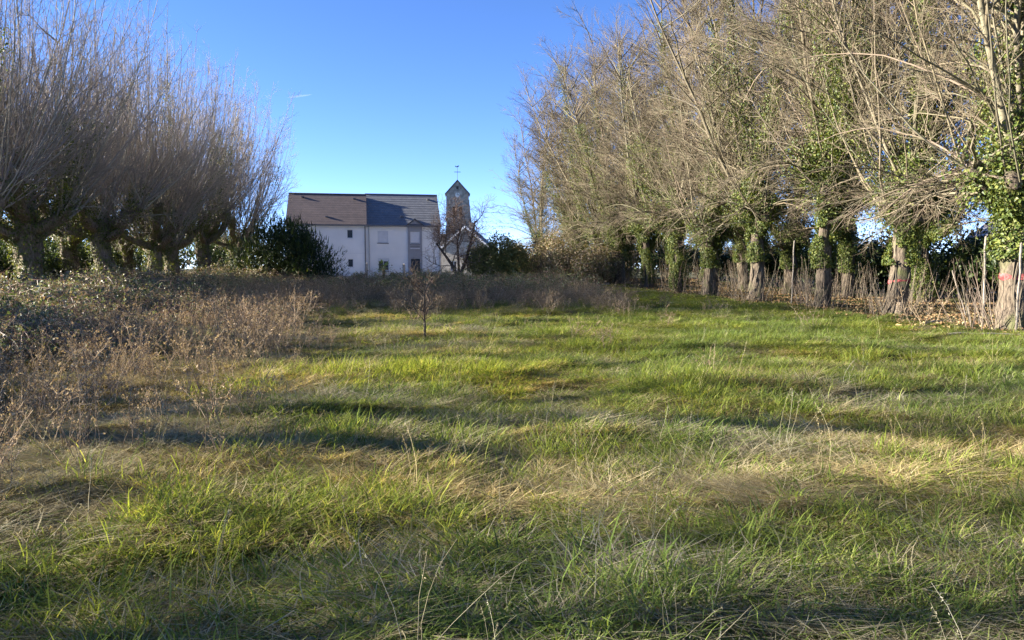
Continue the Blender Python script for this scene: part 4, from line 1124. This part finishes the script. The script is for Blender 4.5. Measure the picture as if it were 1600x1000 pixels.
def cottage():
    d = 108.0; xl, xr, xm = px(690, d), px(766, d), px(728, d); z0 = .5; W = xr - xl; m = W / 2; D = 8
    ev = pz(388, d) - z0; ap = pz(356, d) - z0
    e = empty('cottage', (xl, d, z0), radians(-6)); tag(e, 'pale gabled cottage with white verges behind the bare garden tree', 'house')
    mb = MB(); facade(mb, 0, W, 0, -1, ev, [(1.3, 2.2, .9, 2.2), (4.3, 5.2, .9, 2.2)]); quad(mb, (0, 0, ev), (W, 0, ev), (m, 0, ap))
    quad(mb, (W, D, -1), (0, D, -1), (0, D, ev), (m, D, ap), (W, D, ev)); quad(mb, (0, D, -1), (0, 0, -1), (0, 0, ev), (0, D, ev)); quad(mb, (W, 0, -1), (W, D, -1), (W, D, ev), (W, 0, ev))
    link('wall', mb.mesh('wall', M_STONE2), e)
    for h in ((1.3, 2.2, .9, 2.2), (4.3, 5.2, .9, 2.2)): window(e, *h, 0.0, 0, M_SILL, 1)
    mb = MB(); vb = MB()
    for s in (-1, 1):
        xe = m + s * (m + .3); ze = ev - .26; zr = ap + .06; t = .12
        v = [(m, -.25, zr), (xe, -.25, ze), (xe, D + .25, ze), (m, D + .25, zr)]; v = v + [(p[0], p[1], p[2] + t) for p in v]
        mb.add(v, [(0, 1, 2, 3), (4, 7, 6, 5), (0, 4, 5, 1), (1, 5, 6, 2), (2, 6, 7, 3), (3, 7, 4, 0)], smooth=False)
        v = [(m, -.32, zr - .1), (xe, -.32, ze - .1), (xe, -.27, ze - .1), (m, -.27, zr - .1)]; v = v + [(p[0], p[1], p[2] + .32) for p in v]
        vb.add(v, [(0, 1, 2, 3), (4, 7, 6, 5), (0, 4, 5, 1), (1, 5, 6, 2), (2, 6, 7, 3)], smooth=False)
    rf = link('roof', mb.mesh('roof', M_OLDSLATE), e); link('verge_board', vb.mesh('verge_board', M_FRAME), rf)
    mb = MB(); mb.box(m - .4, m + .4, 5.5, 6.2, ap - .6, ap + 1.0); link('chimney', mb.mesh('chimney', M_STONE), rf)
cottage()
def neighbour():
    x, d = 31.0, 33.0; W, D = 20.0, 9.0; ev = 3.0; ap = 6.6
    e = empty('neighbour_house', (x, d, 0), radians(84)); tag(e, 'long pale house with a light grey roof beyond the hedge behind the right avenue', 'house')
    mb = MB(); hs = [(2, 3.4, .8, 2.1), (6, 7.4, .8, 2.1), (11, 12.4, .8, 2.1), (15.5, 16.9, .8, 2.1)]
    # local frame: +x runs away from the camera, local +y points to the meadow
    facade(mb, 0, W, -0.0, -1, ev, [])
    mb = MB(); facade(mb, 0, W, 0, -1, ev, hs)
    quad(mb, (0, D, -1), (0, D, ev), (W, D, ev), (W, D, -1))
    for q in (0, W): quad(mb, (q, 0, -1), (q, D, -1), (q, D, ev), (q, D / 2, ap - .1), (q, 0, ev))
    link('wall', mb.mesh('wall', M_WHITE), e)
    for h in hs: window(e, *h, 0.0, 0, M_SILL, 1)
    mb = MB(); roof_slope(mb, -.3, W + .3, -.3, ev - .1, D / 2, ap, 16); roof_slope(mb, -.3, W + .3, D + .3, ev - .1, D / 2, ap, 16)
    link('roof', mb.mesh('roof', M_PALETILE), e)
    e.rotation_euler = (0, 0, radians(-84)); e.location = (x, d + W, 0)
M_PALETILE = mat_tiles('pale_grey_tile', (.33, .34, .37), (.38, .39, .42))
neighbour()

# ------------------------------------------------------------------ bare garden tree, meadow sapling, stakes, stump
def branching(seed, base, levels, col, sides=(8, 6, 4, 3), name='tree'):
    """recursive bare tree; returns (trunk mesh builder, crown mesh builder)"""
    rng = rs(seed); tb, cb = MB(), MB()
    P = np.array(base['P'], float); R = np.array(base['R'], float)
    tb.tubes(P, R, sides[0], col[0])
    for k, lv in enumerate(levels):
        M, n, _ = P.shape
        t = rng.uniform(lv['t'][0], 1, (M, lv['k'])); c, T = along(P, t); c = c.reshape(-1, 3); T = T.reshape(-1, 3)
        rad = rng.normal(size=c.shape); rad = unit(rad - (rad * T).sum(-1, keepdims=True) * T)
        d0 = unit(T * lv['f'] + rad); d1 = unit(d0 + np.array([0, 0, lv['up']]) + rng.normal(size=c.shape) * .3)
        l = rng.uniform(*lv['l'], len(c)); Q = bend(c, d0, d1, l, lv['n'], rng, .12)
        r0 = np.repeat(R[:, -1] * .9 + .0 * R[:, 0], lv['k']) if False else rng.uniform(lv['r'][0] * .7, lv['r'][0], len(c))
        RQ = taper(r0, np.full(len(c), lv['r'][1]), lv['n'])
        (tb if lv.get('trunk') else cb).tubes(Q, RQ, sides[min(k + 1, 3)], jitcol(col[min(k + 1, len(col) - 1)], len(c), rng, .25))
        P, R = Q, RQ
    return tb, cb
def garden_tree():
    d = 63.0; x = px(716, d)
    e = empty('bare_garden_tree', (x, d, gzf(x, d)), 0, 1.3); tag(e, 'low spreading bare tree with dark forked limbs in front of the church', 'tree')
    base = dict(P=[[(0, 0, -.2), (-.05, 0, .5), (-.3, 0, 1.1), (-.8, .1, 1.8), (-1.4, .2, 2.6)], [(.05, 0, -.2), (.15, 0, .6), (.45, .1, 1.4), (.8, 0, 2.6), (1.1, -.1, 4.0)], [(0, .05, -.2), (.05, .1, .7), (.0, .3, 1.6), (-.1, .6, 2.7), (.2, .8, 3.8)]],
                R=[[.14, .12, .10, .08, .055], [.15, .12, .10, .08, .05], [.11, .09, .07, .055, .04]])
    tb, cb = branching(230, base, [dict(t=(.35,), k=6, l=(1.0, 2.2), f=.7, up=.5, n=6, r=(.045, .015), trunk=True), dict(t=(.2,), k=8, l=(.5, 1.4), f=.6, up=.3, n=5, r=(.02, .007)),
                                   dict(t=(.15,), k=7, l=(.3, .9), f=.7, up=.3, n=4, r=(.010, .004)), dict(t=(.2,), k=3, l=(.15, .45), f=.8, up=.2, n=3, r=(.006, .003))], [(.10, .08, .065), (.12, .10, .08), (.20, .155, .125), (.23, .175, .145)])
    link('trunk', tb.mesh('trunk', M_TWIG), e); link('crown', cb.mesh('crown', M_TWIG), e)
garden_tree()
def sapling():
    d = 17.3; x = px(663, d)
    e = empty('sapling', (x, d, gzf(x, d))); tag(e, 'thin bare sapling standing alone in the meadow grass', 'tree')
    base = dict(P=[[(0, 0, -.1), (.005, 0, .3), (-.01, .01, .62), (.0, 0, .95), (.02, 0, 1.3)]], R=[[.03, .026, .021, .017, .011]])
    tb, cb = branching(241, base, [dict(t=(.3,), k=14, l=(.3, .75), f=.8, up=.4, n=5, r=(.011, .005)), dict(t=(.2,), k=5, l=(.14, .36), f=.8, up=.4, n=4, r=(.007, .003)), dict(t=(.2,), k=4, l=(.06, .18), f=.8, up=.3, n=3, r=(.004, .002))], [(.07, .058, .046), (.09, .07, .055), (.11, .085, .065)])
    link('trunk', tb.mesh('trunk', M_TWIG), e); link('crown', cb.mesh('crown', M_TWIG), e)
sapling()
def stakes():
    for i, (xp, d, h, r, lean, lab) in enumerate([(1237, 33.5, 2.85, .032, .02, 'thin weathered stake beside the split lit trunk'), (1538, 23.5, 2.5, .035, -.01, 'tall grey stake left of the trunk with the broad red band'),
                                                  (1590, 18.8, 2.2, .03, .015, 'tall grey stake in front of the trunk with the broad red band'), (1516, 24.5, 1.5, .022, -.4, 'short leaning stick beside the tall grey stake')]):
        x = px(xp, d); mb = MB(); rng = rs(250 + i)
        P = np.stack([lean * np.linspace(0, h, 8) + rng.normal(0, .008, 8), rng.normal(0, .008, 8), np.linspace(-.3, h, 8)], -1)[None]
        mb.tubes(P, (r * rng.uniform(.85, 1.1, 8))[None], 8); top = P[0, -1]
        mb.tubes(np.array([[top - [0, 0, .001], top + [0, 0, .03]]]), np.array([[r * .95, .004]]), 8)
        tag(link('wooden_stake', mb.mesh('wooden_stake', M_STAKE), None, (x, d, gzf(x, d))), lab, 'stake')
    d = 25.9; x = px(1403, d); rng = rs(260)
    radius, center, sheet = trunk_surface(rng, .62, .13, (.08, 0), 16)
    mb = MB(); v, f = sheet(-.2, .62, 10); mb.add(v, f); mb.add(v[-16:], [tuple(range(16))], smooth=False)
    tag(link('tree_stump', mb.mesh('tree_stump', M_BARK_L), None, (x, d, gzf(x, d))), 'small cut stump at the foot of a red-banded ivy trunk', 'stump')
    # fallen sticks at the meadow edge
    for i, (xp, yp, L, az) in enumerate([(1500, 521, 1.9, .2), (1560, 527, 2.2, -.15), (1470, 512, 1.2, .5), (1010, 459, 2.2, .1)]):
        d = EYE * FPX / (yp - HORIZON); x = px(xp, d); n = 8; s = np.linspace(-.5, .5, n) * L; rr = rs(270 + i)
        X = np.cos(az) * s; Y = np.sin(az) * s + rr.normal(0, .02, n); Z = gz(x + X, d + Y) - gzf(x, d) + .06 + rr.uniform(0, .05, n)
        mb = MB(); mb.tubes(np.stack([X, Y, Z], -1)[None], np.linspace(.035, .012, n)[None], 6, (.3, .26, .2))
        tag(link('fallen_branch', mb.mesh('fallen_branch', M_STAKE), None, (x, d, gzf(x, d))), 'dry fallen branch lying at the edge of the leaf litter', 'branch', 'fallen branches at the right row')
stakes()
def contrail():
    """short vapour trail, high and far away"""
    D_ = 9000.0; x0, x1 = px(455, D_), px(492, D_); z0, z1 = pz(158, D_), pz(153, D_)
    m, nt, out = newmat('vapour')
    df = N(nt, 'ShaderNodeBsdfTranslucent'); df.inputs[0].default_value = (.9, .9, .9, 1); tr = N(nt, 'ShaderNodeBsdfTransparent'); ms = N(nt, 'ShaderNodeMixShader'); ms.inputs[0].default_value = .07
    nt.links.new(tr.outputs[0], ms.inputs[1]); nt.links.new(df.outputs[0], ms.inputs[2]); nt.links.new(ms.outputs[0], out.inputs[0])
    n = 12; t = np.linspace(0, 1, n); P = np.stack([x0 + (x1 - x0) * t, np.full(n, D_), z0 + (z1 - z0) * t], -1); c = P[n // 2].copy()
    mb = MB(); mb.tubes((P - c)[None], (9 * np.sin(pi * np.clip(t, .02, .98)) ** .6)[None], 8)
    tag(link('vapour_trail', mb.mesh('vapour_trail', m), None, tuple(c)), 'short thin white vapour trail in the blue sky', 'contrail')
contrail()

def distant_wood():
    """bare woods on the skyline, far beyond the houses: one mass"""
    rng = rs(300); n = 16000
    x = rng.uniform(-420, 420, n); y = 235 + rng.uniform(0, 25, n) + .0004 * x ** 2 * -.3
    top = 5 + 6.5 * fbm(x * .05, x * 0, 301, 3) ** 1.2
    z = top * rng.uniform(0, 1, n) ** .8
    L = rng.uniform(.8, 2.0, n); mb = MB()
    mb.leaves(np.stack([x, y, z], -1), rng.normal(size=(n, 3)) + [0, -.6, .1], L, L * .5, pal(rng, [(.11, .095, .085), (.15, .125, .11), (.08, .085, .05), (.17, .15, .13)], [3, 3, 2, 1], n), rng)
    tag(link('distant_wood', mb.mesh('distant_wood', M_SHRUB)), 'grey-brown wood on the skyline far beyond the houses', 'wood', kind='stuff')
distant_wood()
